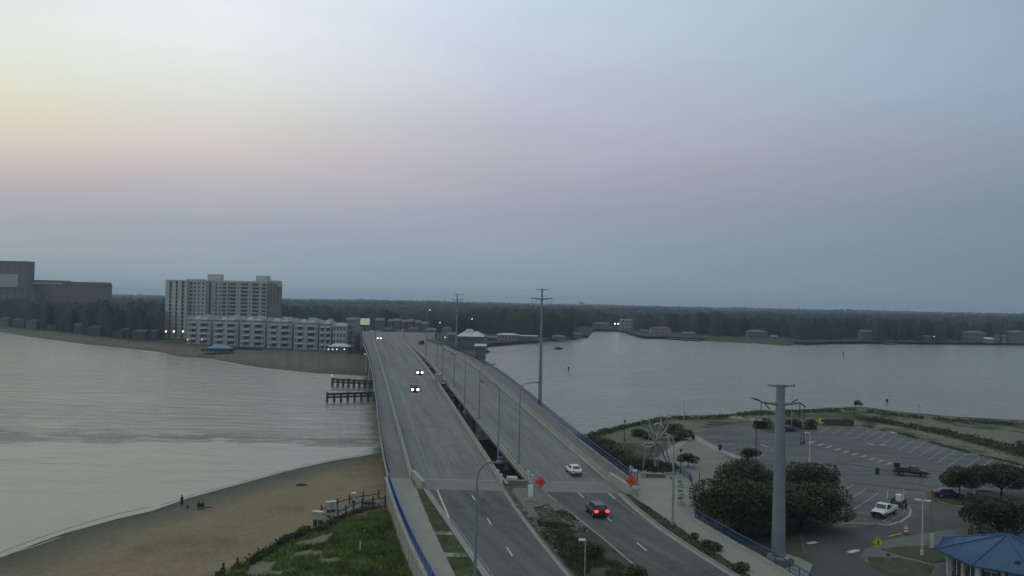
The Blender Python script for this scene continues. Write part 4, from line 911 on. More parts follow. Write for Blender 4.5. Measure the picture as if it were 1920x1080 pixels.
# ================================================================ pylons and poles
def pylon(Y, u, vtop, base_z, ztop, r0, r1, lab, arm=3.15, droop=True):
    q = PY(u, vtop, Y); r = thing('transmission_pole', lab, 'pole', (q[0], Y, base_z), 0, 'steel transmission poles crossing the inlet'); h = q[2] - base_z
    mb = MB(); mb.tube([(0, 0, 0), (0, 0, h * .5), (0, 0, h)], [r0, (r0 + r1) / 2, r1], 14); mb.cyl((0, 0, 0), r0 * 1.35, .5, 14); mb.build('shaft', pole_m, r)
    mb = MB(); mb.cyl((0, 0, h * .39), r0 * .93, .25, 14); mb.build('joint_collar', pole_m, r)
    mb = MB(); mb.tube([(-arm * .5, 0, h - .25), (arm * .5, 0, h - .25)], .1, 6); mb.build('upper_arm', pole_m, r)
    for s in (-1, 1):
        mb = MB(); mb.tube([(0, 0, h - 2.7), (s * arm * .84, -.1, h - 2.4)], [.2, .11], 8); a = mb.build('lower_arm', pole_m, r)
        mb = MB(); x0, x1 = s * arm * .84, s * arm * .38; xm = s * arm * .62
        mb.tube([(x0, 0, h - 2.5), (xm, -.2, h - 4.6)], .045, 5); mb.tube([(x1, 0, h - 2.6), (xm, -.2, h - 4.6)], .045, 5); mb.build('insulator', darkmetal, a)
    return r
big = thing('transmission_pole', 'huge near grey steel pole with short arms, right of the oaks', 'pole', tuple(P(1459, 1046, 2.0)), 0, 'steel transmission poles crossing the inlet')
h = PY(1468, 721, big.location.y)[2] - 2.0; h_big = h
lean = (X_(1468, big.location.y) - big.location.x) * 0
mb = MB(); mb.tube([(0, 0, 0), (0, 0, h * .6), (0, 0, h)], [.86, .66, .50], 20); mb.build('shaft', pole_m, big, smooth=False)
mb = MB(); mb.cyl((0, 0, h * .566), .72, .14, 20); mb.cyl((0, 0, h - .12), .56, .14, 20); mb.build('joint_collar', pole_m, big)
mb = MB(); mb.cyl((0, 0, -.1), 1.35, .35, 20); mb.build('footing', barrier_m, big)
mb = MB(); mb.tube([(-1.65, 0, h - .1), (0, 0, h - .25), (1.65, 0, h - .1)], [.09, .14, .09], 8); mb.cyl((1.65, 0, h - .25), .13, .3, 8); mb.build('upper_arm', pole_m, big)
for s in (-1, 1):
    mb = MB(); mb.tube([(s * .5, 0, h - 2.45), (s * 2.5, 0, h - 2.2)], [.2, .12], 8); a = mb.build('lower_arm', pole_m, big)
    for k, (p0, p1) in enumerate((((s * 2.35, 0, h - 2.2), (s * 3.1, -.1, h - 1.8 - .3 * (s > 0) * 3)), ((s * 2.5, 0, h - 2.1), (s * 3.6, .2, h - 1.75)) if s < 0 else ((s * 1.5, 0, h - 2.1), (s * 2.2, .2, h - 1.85)), ((s * 2.4, 0, h - 2.3), (s * 2.4, 0, h - 4.0)))):
        mb = MB(); mb.tube([p0, p1], .075 if k < 2 else .05, 6); mb.build('insulator', darkmetal, a)
    if s < 0:
        mb = MB(); mb.tube([(-2.1, 0, h - 2.3), (-1.3, -.1, h - 3.1)], .07, 6); mb.build('insulator', darkmetal, a)
pylon(200, 1016.5, 541, -.5, 0, .55, .22, 'tall slim steel pole with crossarms rising beyond the right bridge railing')
pylon(340, 857.5, 551, -.5, 0, .5, .22, 'distant steel pole with crossarms behind the bridge crest')

def street_lamp(lab, base, top_h, arm, side, m_=None, group='street lamps on the bridges', r0=.14, lit=False):
    """arm: reach in metres, side: heading angle of the arm"""
    r = thing('street_lamp', lab, 'street lamp', base, side, group); m_ = m_ or lamp_pole
    pts = [(0, 0, 0), (0, 0, top_h * .5), (0, 0, top_h * .86)]; n = 6; rad = [r0, r0 * .8, r0 * .62]
    mb = MB(); mb.tube(pts, rad, 8); mb.cyl((0, 0, 0), r0 * 2, .5, 8); mb.build('pole', m_, r)
    ap = []; 
    for k in range(n + 1): a = math.pi / 2 * k / n; ap.append((arm * .45 * (1 - math.cos(a)), 0, top_h * .86 + top_h * .13 * math.sin(a)))
    ap.append((arm, 0, top_h)); mb = MB(); mb.tube(ap, r0 * .55, 6); mb.build('arm', m_, r)
    mb = MB(); mb.ball((arm + .3, 0, top_h - .02), (.42, .16, .1), 8, 5); mb.build('lamp_head', lampwarm if lit else darkmetal, r); return r
def on_px(u, v, z): q = P(u, v, z); return (float(q[0]), float(q[1]), z)
for i, (u, v, vt, side, t, arm) in enumerate([
    (933.6, 869, 716, math.pi, 'first lamp from the near end in the gap, arm reaching left', 2.6), (972.5, 870, 716, 0, 'near lamp on the right bridge with its arm over the right lanes', 2.6),
    (870.6, 775, 664, math.pi, 'second lamp along the left deck, arm reaching left', 2.6), (898, 786, 682, 0, 'second lamp along the right deck, slightly taller looking', 2.6),
    (829, 717, 634, math.pi, 'third lamp along the left deck beside the pale pier box', 2.6), (851, 726, 658, math.pi, 'third lamp along the right deck, arm reaching left', 2.6),
    (798, 681, 606, math.pi, 'fourth lamp along the left deck, towards the crest', 2.6), (819.5, 687, 626, 0, 'fourth lamp along the right deck, towards the crest', 2.6)]):
    q = PD(u, v, .8); Y = q[1]; z0 = float(zf(Y)) + .8; ht = Z_(u, vt, Y) - z0
    street_lamp(t, (q[0], Y, z0), min(ht, 13.5), arm, side)
q = PD(801, 672, .8); street_lamp('lit lamp standing highest above the bridge crest', (X_(800.5, 375), 375, 15), Z_(801, 581, 375) - 15, 1.2, 0, lit=True)
street_lamp('lit lamp low over the right deck at the crest', (X_(826, 372), 372, 15), Z_(831, 632, 372) - 15, 2.2, 0, lit=True)
q = PY(908, 868, 74); street_lamp('nearest tall lamp with curved arm, rising from the bottom of the frame', (X_(905, 74) - .15, 74, 4.95), 13.2, 2.3, R(0), lamp_pole, r0=.15)
r = street_lamp('pale lamp pole on the verge beside the plaza', on_px(1261, 984, 4.95), 11.4, .9, math.pi, steel_m, r0=.16)
# shoebox light in the median
b = on_px(1096, 1098, 5.1); r = thing('floodlight_pole', 'short median pole with a box floodlight facing left', 'light pole', b, 0); h = Z_(1094, 1012, b[1]) - b[2]
mb = MB(); mb.tube([(0, 0, 0), (0, 0, h)], .07, 8); mb.build('pole', steel_m, r); mb = MB(); mb.box((-.3, 0, h), (.75, .4, .16), 0, .8); mb.build('lamp_head', lamp_pale, r); mb = MB(); mb.ball((.12, 0, h), .1, 8, 5); mb.build('photocell', darkmetal, r)

def lot_light(u, v, vt, lab, m_=None, heads=2, hw=.7, r0=.1, rz=R(-25), banner=False):
    b = on_px(u, v, 2.05); r = thing('parking_light', lab, 'light pole', b, rz, 'light poles in the car park'); h = Z_(u, vt, b[1]) - 2.05; m_ = m_ or steel_m
    mb = MB(); mb.tube([(0, 0, 0), (0, 0, h)], [r0, r0 * .7], 8); mb.cyl((0, 0, 0), r0 * 2.4, .6, 8); mb.build('pole', m_, r)
    for k in range(heads):
        s = -1 if k == 0 else 1; mb = MB(); mb.box((s * hw, 0, h), (.8, .4, .16)); mb.tube([(0, 0, h - .1), (s * hw, 0, h)], .05, 5); mb.build('lamp_head', lamp_pale, r)
    return r
lot_light(1380, 850, 783, 'thin grey light pole at the left end of the car park')
lot_light(1282, 806, 750, 'slim light pole near the inlet shore left of the car park', heads=1)
lot_light(1484, 808, 739, 'light pole right behind the big steel pole, T-shaped head')
lot_light(1417, 872, 787, 'dark light pole with white heads left of the big steel pole', darkmetal)
lot_light(1507, 832, 762, 'light pole among the far shrubs right of the steel pole', darkmetal, 1)
lot_light(1518, 866, 812, 'pale light pole behind the right oak crown', lamp_pale, 1)
lot_light(1681, 876, 812, 'light pole beside the dark pickup truck', steel_m, 1)
lot_light(1722, 818, 757, 'light pole on the sandy strip at the back of the car park', steel_m, 2)
lot_light(1729, 1041, 938, 'slender white light pole on the lawn with twin white heads', lamp_pale, 2, .55, .09)
r = lot_light(1745, 1026, 916, 'thick tan pole with boxy tan cap beside the white light pole', mat('tan_pole', (.15, .15, .12), .8, .15, .8), 0, r0=.16)
mb = MB(); hh = Z_(1751, 918, r.location.y) - 2.05; mb.box((-.35, 0, hh - 1.2), (.6, .4, 2.2)); mb.build('cap_box', mat('tan_box', (.2, .165, .09), .8, .2, .8), r); mb = MB(); mb.box((.1, -.2, .9), (.45, .35, 1.9)); mb.build('base_cover', lamp_pale, r)
def lantern(u, v, vt, lab, bowl=True):
    b = on_px(u, v, 2.05); r = thing('lantern_post', lab, 'lamp post', b, 0, 'black lantern posts'); h = Z_(u, vt, b[1]) - 2.05
    mb = MB(); mb.tube([(0, 0, 0), (0, 0, h)], [.09, .06], 8); mb.cyl((0, 0, 0), .2, .5, 8); mb.build('post', darkmetal, r); mb = MB(); mb.tube([(0, 0, h - .5), (0, 0, h - .1), (0, 0, h + .1)], [.12, .28, .05], 8); mb.build('lantern', darkmetal, r)
lantern(1276, 888, 842, 'black lantern post behind the plaza fence near the small tree'); lantern(1171, 826, 788, 'black lantern post on the sandy bank by the right bridge'); lantern(1502, 833, 791, 'black lantern post beside the far shrubs')
b = on_px(1311, 926, 2.05); r = thing('flag_pole', 'slim black post standing outside the plaza fence', 'post', b); mb = MB(); mb.tube([(0, 0, 0), (0, 0, Z_(1306, 888, b[1]) - 2)], .06, 6); mb.build('post', darkmetal, r)

def wire(lab, a, b, sag):
    r = thing('power_line', lab, 'power line', a, 0, 'power lines between the steel poles'); mb = MB(); n = 24; pts = []
    for k in range(n + 1): t = k / n; pts.append(((b[0] - a[0]) * t, (b[1] - a[1]) * t, (b[2] - a[2]) * t - sag * 4 * t * (1 - t)))
    mb.tube(pts, .014, 4); mb.build('conductor', darkmetal, r)
_b = big.location; _h = h_big
_p2 = X_(1016.5, 200), Z_(1016.5, 541, 200); _p3 = X_(857.5, 340), Z_(857.5, 551, 340)
for dx, dz, t in ((-2.4, -2.4, 'left lower arm'), (2.4, -2.4, 'right lower arm'), (1.5, -.2, 'top arm')):
    wire(f'thin far wire between the slim pole and the distant pole, {t}', (_p2[0] + dx, 200, _p2[1] + dz), (_p3[0] + dx, 340, _p3[1] + dz), 2.4)
# channel markers
for u, v0, v1, lab in ((1066, 696, 688, 'small dark channel marker near the second pylon'), (1581, 671, 660, 'channel post on the open water towards the far shore'), (1663, 755, 748, 'small marker buoy off the car park shore')):
    q = P(u, v0, 0); r = thing('channel_marker', lab, 'marker', (q[0], q[1], -.3)); h = (v0 - v1) * q[1] / F + .3; mb = MB(); mb.tube([(0, 0, 0), (0, 0, h)], .22, 6); mb.build('pile', darkmetal, r); mb = MB(); mb.box((0, -.1, h - .5), (.9, .12, .9)); mb.build('board', darkmetal, r)
q = P(1047, 655, 0); r = thing('motorboat', 'tiny dark boat on the water left of centre inlet', 'boat', tuple(q)); mb = MB(); mb.tube([(-3, 0, .3), (-1.5, 0, .45), (1.5, 0, .5), (3.6, 0, .7)], [.9, 1.0, .9, .1], 8, squash=.6); mb.build('hull', darkmetal, r); mb = MB(); mb.box((-.3, 0, 1.5), (1.8, 1.2, .9), 0, .8); mb.build('cabin', grey_wall, r)
for i, (u, v, L_) in enumerate(((905, 656, 6), (912, 661, 5), (898, 665, 7))):
    q = P(u, v, 0); r = thing('moored_boat', ['small boat moored at the dock shed', 'smaller boat just beyond the dock shed', 'larger boat moored close to the bridge railing'][i], 'boat', tuple(q), 0, 'boats at the dock shed'); mb = MB(); mb.tube([(-L_ / 2, 0, .4), (0, 0, .5), (L_ / 2, 0, .8)], [.9, 1.1, .1], 8, squash=.6); mb.build('hull', [dullwhite_m, darkmetal, dullwhite_m][i], r)
    mb = MB(); mb.box((-.3, 0, 1.5), (L_ * .4, 1.4, 1.1), 0, .8); mb.build('cabin', grey_wall, r)

# timber fenders
def fender(u0, u1, vb, vt, lab, extra=0, lamp=False):
    a = P(u0, vb[0], 0); b = P(u1, vb[1], 0); r = thing('timber_fender', lab, 'fender', (a[0], a[1], 0), 0, 'timber fenders guarding the channel'); d = (b - a); Ln = np.linalg.norm(d) + extra; d /= np.linalg.norm(d); h = (vb[0] - vt) * a[1] / F
    n = int(Ln / 2.2); nrm = np.array([-d[1], d[0], 0]); mb = MB(); 
    for k in range(n + 1):
        p = d * k * 2.2
        for s in (0, 1.1): q = p + nrm * s; mb.tube([(q[0], q[1], -2), (q[0], q[1], h + (.35 if k % 3 == 0 else 0))], .24, 7)
    mb.build('piles', wood_m, r)
    mb = MB()
    for zz in (h - .35, h * .55): 
        for s in (-.3, 1.4): 
            q0 = nrm * s; q1 = d * Ln + nrm * s; mb.sweep([(q0[0], q0[1], zz), (q1[0], q1[1], zz)], [(-.12, -.18), (.12, -.18), (.12, .18), (-.12, .18)])
    mb.build('walers', wood_m, r); mb = MB(); q0 = nrm * .55; q1 = d * Ln + nrm * .55; mb.sweep([(q0[0], q0[1], h), (q1[0], q1[1], h)], [(-.6, 0), (.6, 0), (.6, .1), (-.6, .1)]); mb.build('walkway', mat('grey_planks', (.12, .13, .125), .9, .2, 1), r)
    if lamp: mb = MB(); mb.tube([(0, 0, h), (0, 0, h + 1.2)], .06, 6); mb.ball((0, 0, h + 1.3), .22, 8, 5); mb.build('marker_lamp', lampred, r)
fender(622, 697, (724, 728), 710, 'far timber fender with a red lamp at its tip, left of the bridge', 40, True)
fender(614, 703, (754, 751), 738, 'near timber fender left of the bridge', 40)
q = P(853, 762, 0)
fender(842, 864, (768, 770), 744, 'timber fender seen through the gap between the decks', 5)
# ================================================================ vehicles
def paint(name, c, rough=.3): return mat(name, c, rough, .03, 1, spec=.5)
def loft(mb, st):
    n = 8; vs = []; fs = []
    for y, zb, zt, w in st:
        h = zt - zb; vs += [(-w * .86, y, zb), (-w, y, zb + .28 * h), (-w * .99, y, zb + .7 * h), (-w * .86, y, zt), (w * .86, y, zt), (w * .99, y, zb + .7 * h), (w, y, zb + .28 * h), (w * .86, y, zb)]
    for i in range(len(st) - 1):
        for k in range(n): a = i * n + k; b = i * n + (k + 1) % n; fs.append((a, b, b + n, a + n))
    fs += [tuple(range(n)), tuple(range((len(st) - 1) * n, len(st) * n))[::-1]]
    return mb.add(vs, fs)
KINDS = {
 'sedan': dict(L=4.7, body=[(-2.35,.42,.82,.72),(-2.22,.3,.98,.86),(-1.3,.24,1.0,.91),(0,.22,.97,.92),(1.1,.24,.93,.91),(2.0,.28,.8,.86),(2.35,.42,.64,.70)], cab=(-1.75,1.05,-1.05,.3,.94,1.42,.84,.62), wy=(-1.4,1.45), r=.34),
 'suv': dict(L=4.7, body=[(-2.35,.45,1.0,.78),(-2.28,.38,1.1,.9),(-1.2,.32,1.12,.95),(0,.3,1.1,.95),(1.1,.32,1.06,.94),(2.1,.36,.98,.9),(2.35,.5,.8,.76)], cab=(-2.3,1.1,-2.0,.35,1.06,1.72,.87,.70), wy=(-1.4,1.45), r=.38),
 'pickup': dict(L=5.7, body=[(-.2,.5,1.2,.96),(.6,.48,1.2,.98),(1.3,.48,1.18,.98),(2.4,.5,1.12,.95),(2.85,.6,.95,.86)], cab=(-.25,1.5,0.0,.95,1.15,1.88,.9,.74), wy=(-1.85,1.85), r=.42)}
def vehicle(name, lab, kind, loc, head, body_m, lights='off', group=None, bed_load=False, cat='car'):
    K = KINDS[kind]; r = thing(name, lab, cat, loc, head - math.pi / 2, group); L2 = K['L'] / 2
    mb = MB(); loft(mb, K['body']); y0, y1, y2, y3, z0, z1, w0, w1 = K['cab']
    mb.add([(-w0, y0, z0), (w0, y0, z0), (w0, y1, z0), (-w0, y1, z0), (-w1, y2, z1), (w1, y2, z1), (w1, y3, z1), (-w1, y3, z1)], [(4, 5, 6, 7), (0, 1, 5, 4), (1, 2, 6, 5), (2, 3, 7, 6), (3, 0, 4, 7)])
    b = mb.build('body', body_m, r); bv = b.modifiers.new('bevel', 'BEVEL'); bv.width = .05; bv.segments = 2; bv.limit_method = 'ANGLE'
    if kind == 'pickup':
        mb = MB(); mb.box((0, -1.5, .75), (1.86, 2.65, .3)); [mb.box((s * .9, -1.5, 1.0), (.12, 2.65, .5)) for s in (-1, 1)]; mb.box((0, -2.8, 1.0), (1.86, .1, .5)); mb.build('bed', body_m, r)
        mb = MB(); mb.box((0, -1.5, .91), (1.66, 2.5, .03)); mb.build('bed_liner', black_m, r)
        mb = MB(); mb.box((0, -2.95, .55), (1.7, .16, .18)); mb.build('bumper', darkmetal, r)
        mb = MB(); mb.box((0, 2.93, .66), (1.75, .16, .26)); mb.box((0, 2.88, .85), (1.1, .1, .24)); mb.build('grille', black_m, r)
    def quad(p, nm, m_): mb = MB(); mb.add(p, [(0, 1, 2, 3)]); mb.build(nm, m_, r)
    def lerp(a, b, t): return [a[i] + (b[i] - a[i]) * t for i in range(3)]
    def glass(a, b, c, d, nrm, nm, e=.1, f=.14):     # a,b bottom; c,d top
        u = [lerp(lerp(a, b, e), lerp(d, c, e), f), lerp(lerp(a, b, 1 - e), lerp(d, c, 1 - e), f), lerp(lerp(a, b, 1 - e), lerp(d, c, 1 - e), 1 - f), lerp(lerp(a, b, e), lerp(d, c, e), 1 - f)]
        quad([[p[i] + nrm[i] * .06 for i in range(3)] for p in u], nm, glass_m)
    glass((-w0, y1, z0), (w0, y1, z0), (w1, y3, z1), (-w1, y3, z1), (0, .6, .8), 'windscreen', .08)
    glass((-w0, y0, z0), (w0, y0, z0), (w1, y2, z1), (-w1, y2, z1), (0, -.8, .6), 'rear_window', .12)
    for s in (-1, 1): glass((s * w0, y0, z0), (s * w0, y1, z0), (s * w1, y3, z1), (s * w1, y2, z1), (s * .9, 0, .3), 'side_window', .1)
    for s in (-1, 1):
        for wy in K['wy']:
            mb = MB(); x0 = s * (K['body'][2][3] - .24); mb.tube([(x0, wy, K['r']), (x0 + s * .25, wy, K['r'])], K['r'], 14); wl = mb.build('wheel', tyre_m, r)
            mb = MB(); mb.tube([(x0 + s * .245, wy, K['r']), (x0 + s * .265, wy, K['r'])], K['r'] * .6, 10); mb.build('rim', rim_m, wl)
        fz = .68 if kind != 'pickup' else .9; on = lights == 'head'
        mb = MB(); mb.ball((s * .66, L2 - .06, fz), (.34, .12, .30) if on else (.2, .1, .1), 10, 6); mb.build('headlight', headl if on else dullwhite_m, r)
        rz_ = .82 if kind == 'sedan' else 1.0
        mb = MB(); mb.ball((s * .74, -L2 + .02, rz_), ((.3, .12, .2) if lights == 'tail' else (.17, .06, .12)), 10, 6); mb.build('taillight', taill if lights == 'tail' else tailoff, r)
    if kind != 'pickup': mb = MB(); mb.box((0, -L2 - .01, .52), (1.3, .06, .16)); mb.build('number_plate_panel', darkmetal, r)
    return r
def heading(X, Y, away=True):
    d = float(X(Y + 1) - X(Y - 1)) / 2; a = math.atan2(1, d); return a if away else a + math.pi
white_p = paint('white_car_paint', (.55, .56, .58)); red_p = paint('maroon_car_paint', (.032, .014, .017)); dark_p = paint('dark_car_paint', (.018, .02, .024)); navy_p = paint('navy_car_paint', (.018, .026, .045))
def road_veh(u, v, X, away, *a, **k):
    q = PD(u, v); z = q[2] + .05; return vehicle(*a[:3], (q[0], q[1], z), heading(X, q[1], away), *a[3:], **k)
road_veh(1076, 888, R_dash, True, 'sedan', 'white sedan driving away across the approach slab of the right road', 'sedan', white_p, cat='car')
road_veh(1118, 966, R_dash, True, 'suv', 'dark maroon car with both brake lights glowing red', 'suv', red_p, lights='tail', cat='car')
road_veh(777, 734, L_dash, False, 'sedan', 'nearest oncoming dark car with bright headlights on the left bridge', 'suv', dark_p, lights='head', cat='car')
road_veh(786, 702, L_bar, False, 'sedan', 'second oncoming dark car, in the lane nearer the gap', 'sedan', dark_p, lights='head', cat='car')
road_veh(711, 637, L_dash, False, 'sedan', 'farthest oncoming car with headlights at the bridge crest', 'sedan', dark_p, lights='head', cat='car')
road_veh(790, 645, R_bar, True, 'suv', 'small dark car driving away at the crest of the right bridge', 'suv', dark_p, cat='car')
vehicle('pickup_truck', 'white pickup truck parked at the painted island, facing the camera', 'pickup', on_px(1658, 966, 2.04), R(224), white_p, cat='pickup truck')
vehicle('pickup_truck', 'dark pickup truck standing alone in the middle of the car park', 'pickup', on_px(1708, 892, 2.04), R(-14), dark_p, cat='pickup truck')
vehicle('suv', 'dark car parked between the two right oak crowns', 'suv', on_px(1855, 941, 2.12), R(-12), dark_p, cat='car')
vehicle('sedan', 'low dark blue car beyond the yellow kerb, left of the right oaks', 'sedan', on_px(1778, 932, 2.12), R(-8), navy_p, cat='car')
vehicle('sedan', 'dark car half hidden behind the big steel pole at the back lot', 'sedan', on_px(1478, 808, 2.1), R(10), dark_p, cat='car')
# load behind the white pickup
b = on_px(1684, 950, 2.04); r = thing('utility_trailer', 'small dark trailer with a white drum behind the white pickup', 'trailer', b, R(232) - math.pi / 2)
mb = MB(); mb.box((0, -.4, .65), (1.7, 2.4, .18)); [mb.box((s * .85, -.4, .95), (.08, 2.4, .5)) for s in (-1, 1)]; mb.box((0, 1.6, .5), (.12, 1.8, .1)); mb.build('bed', darkmetal, r)
for s in (-1, 1): mb = MB(); mb.tube([(s * .95, -.5, .33), (s * 1.15, -.5, .33)], .33, 12); mb.build('wheel', tyre_m, r)
mb = MB(); mb.cyl((.1, -.9, .75), .45, 1.0, 12); mb.build('drum', white_m, r)

# ================================================================ signs
def diamond(lab, u, vb, vc, s, face, rim, glyph=None, z=4.95):
    b = on_px(u, vb, z); r = thing('diamond_sign', lab, 'road sign', b, R(-4)); h = Z_(u, vc, b[1]) - z
    mb = MB(); mb.tube([(0, .05, 0), (0, .05, h)], .04, 6); mb.build('post', steel_m, r)
    mb = MB(); d = s / math.sqrt(2) * 1.0; mb.add([(0, -.02, h - d), (d, -.02, h), (0, -.02, h + d), (-d, -.02, h), (0, .02, h - d), (d, .02, h), (0, .02, h + d), (-d, .02, h)], [(0, 1, 2, 3), (7, 6, 5, 4), (0, 4, 5, 1), (1, 5, 6, 2), (2, 6, 7, 3), (3, 7, 4, 0)]); p = mb.build('panel', face, r)
    mb = MB(); d2 = d * .88; w_ = d * .05
    for a, c in (((0, -d2), (d2, 0)), ((d2, 0), (0, d2)), ((0, d2), (-d2, 0)), ((-d2, 0), (0, -d2))):
        mb.tube([(a[0], -.035, h + a[1]), (c[0], -.035, h + c[1])], w_ * .5, 4)
    mb.build('border', black_m, p)
    if glyph == 'man':
        mb = MB(); mb.ball((0, -.04, h + d * .42), (d * .1, .02, d * .1), 8, 5); mb.tube([(0, -.04, h + d * .3), (0, -.04, h - d * .08)], d * .1, 6)
        mb.tube([(0, -.04, h - d * .05), (d * .18, -.04, h - d * .45)], d * .06, 5); mb.tube([(0, -.04, h - d * .05), (-d * .18, -.04, h - d * .45)], d * .06, 5); mb.tube([(-d * .2, -.04, h + d * .02), (0, -.04, h + d * .25), (d * .22, -.04, h + d * .05)], d * .05, 5); mb.build('pedestrian_symbol', black_m, p)
    elif glyph == 'bars':
        mb = MB(); [mb.box((0, -.04, h + k * d * .22), (d * (.9 - .35 * abs(k)), .02, d * .09)) for k in (-1, 0, 1)]; mb.build('dark_lettering', mat('dark_lettering', (.12, .02, .01), .6, .1, 1), p)
    return r
diamond('orange diamond work sign in the gravel median, beside the lattice frame', 1013, 921, 904, 1.22, orange_m, None, 'bars')
diamond('orange diamond work sign at the plaza edge, near the information board', 1183, 929, 902, 1.22, orange_m, None, 'bars')
diamond('yellow-green diamond pedestrian warning sign beside the lot road', 1646, 1042, 1017, 1.0, mat('yellow_diamond_face', (.5, .48, .02), .5, .05, 1), None, 'man', 2.08)
b = on_px(1197, 941, 4.97); r = thing('path_sign', 'small white rectangular sign with dark ring mark on the verge', 'sign', b); h = Z_(1201, 918, b[1]) - 4.97
mb = MB(); mb.tube([(0, .04, 0), (0.06, .04, h)], .03, 6); mb.build('post', steel_m, r); mb = MB(); mb.box((.06, 0, h), (.5, .03, .65)); p = mb.build('panel', dullwhite_m, r)
mb = MB(); mb.sweep([(.06 + .16 * math.cos(a), -.03, h + .05 + .16 * math.sin(a)) for a in np.arange(0, 6.4, .4)], [(-.02, -.02), (.02, -.02), (.02, .02), (-.02, .02)]); mb.build('ring_mark', black_m, p)
# information board
b = on_px(1187, 897, 4.97); r = thing('information_board', 'pale panel on two dark legs at the end of the blue railing', 'information board', b); mb = MB(); [mb.box((s * .72, 0, .75), (.08, .08, 1.5)) for s in (-1, 1)]; mb.box((0, .03, 1.28), (1.66, .05, .5)); mb.build('frame', darkmetal, r)
mb = MB(); mb.add([(-.68, -.12, 1.12), (.68, -.12, 1.12), (.68, .02, 1.5), (-.68, .02, 1.5)], [(0, 1, 2, 3)]); mb.build('panel', mat('pale_blue_panel', (.42, .52, .56), .4, .15, 2), r)
# lattice frame with white cabinet in the gravel
b = on_px(995, 940, 5.2); r = thing('signal_cabinet', 'white cabinet hung on a two-post lattice frame in the gravel', 'cabinet', b); mb = MB(); h = Z_(995, 890, b[1]) - 5.2
for s in (-.5, .5): mb.box((s, 0, h / 2), (.09, .09, h)); mb.cyl((s, 0, 0), .28, .22, 10)
mb.build('posts', steel_m, r); mb = MB(); [mb.box((0, .05, h * (.62 + k * .1)), (1.0, .05, .06)) for k in range(4)]; [mb.box((x, .05, h * .78), (.05, .05, h * .38)) for x in (-.25, 0, .25)]; mb.build('lattice', steel_m, r)
mb = MB(); mb.box((-.05, -.1, h * .42), (.7, .5, 1.5)); mb.build('cabinet_box', white_m, r); mb = MB(); mb.box((-.05, -.12, h * .18), (.6, .3, .35)); mb.build('base_tray', dullwhite_m, r)
b = on_px(960, 897, 5.05); r = thing('concrete_pad', 'pale slab lying at the end of the gap between the decks', 'slab', b, R(-3)); mb = MB(); mb.box((0, 0, .15), (1.9, .9, .3), 0, .85); mb.build('slab', white_m if False else dullwhite_m, r)
# barrel, lawn sign
b = on_px(1699, 1001, 2.04); r = thing('traffic_barrel', 'orange and white traffic barrel on the lot road', 'traffic barrel', b); mb = MB(); mb.cyl((0, 0, 0), .34, .12, 12); mb.build('base', black_m, r); mb = MB(); mb.cyl((0, 0, .12), .29, 1.0, 12, .22); p = mb.build('drum', mat('barrel_orange', (.5, .1, .05), .6, .1, 1), r); mb = MB(); mb.cyl((0, 0, .35), .285, .2, 12, .275); mb.cyl((0, 0, .75), .26, .2, 12, .25); mb.build('white_bands', white_m, p)
b = on_px(1665, 1052, 2.1); r = thing('yard_sign', 'little green yard sign standing on the front lawn', 'sign', b); mb = MB(); mb.box((0, 0, .75), (.5, .04, .4)); mb.build('panel', mat('green_sign', (.03, .12, .05), .6, .1, 1), r); mb = MB(); [mb.box((s * .2, 0, .3), (.03, .03, .6)) for s in (-1, 1)]; mb.build('wire_legs', dullwhite_m, r)
# enclosure + green sign + dumpster
b = on_px(1572, 799, 2.04); r = thing('screen_fence', 'olive screened enclosure at the back of the car park', 'fence', b); mb = MB(); mb.box((0, 0, .95), (6.6, .1, 1.7)); mb.box((3.3, 2, .95), (.1, 4, 1.7)); mb.box((-3.3, 2, .95), (.1, 4, 1.7)); mb.build('screen', mat('olive_screen', (.05, .06, .04), .9, .2, .8), r); mb = MB(); [mb.box((x, -.06, 1), (.1, .1, 2)) for x in (-3.3, -1.1, 1.1, 3.3)]; mb.build('posts', darkmetal, r)
b = on_px(1542, 797, 2.04); r = thing('green_sign_board', 'square bright yellow-green board with dark symbol by the enclosure', 'sign', b); mb = MB(); mb.box((0, 0, 1.15), (1.9, .06, 1.5)); p = mb.build('panel', yellowgreen_m, r); mb = MB(); mb.box((0, -.05, 1.15), (.6, .03, .55), R(0)); mb.tube([(0, -.05, 1.15), (0, -.05, 1.75)], .14, 5); mb.build('dark_symbol', black_m, p); mb = MB(); [mb.box((s * .85, .06, .6), (.08, .08, 1.2)) for s in (-1, 1)]; mb.build('legs', darkmetal, r)
b = on_px(1591, 798, 2.04); r = thing('dumpster', 'dark dumpster at the right end of the enclosure', 'dumpster', b); mb = MB(); mb.add([(-1, -.7, .1), (1, -.7, .1), (1, .7, .1), (-1, .7, .1), (-1.15, -.9, 1.3), (1.15, -.9, 1.3), (1.15, .8, 1.6), (-1.15, .8, 1.6)], [(3, 2, 1, 0), (4, 5, 6, 7), (0, 1, 5, 4), (1, 2, 6, 5), (2, 3, 7, 6), (3, 0, 4, 7)]); mb.build('container', mat('dumpster_paint', (.03, .04, .035), .7, .2, 1), r)
mb = MB(); mb.add([(-1.2, -.95, 1.33), (1.2, -.95, 1.33), (1.2, .85, 1.68), (-1.2, .85, 1.68)], [(0, 1, 2, 3)]); mb.build('lid', black_m, r)
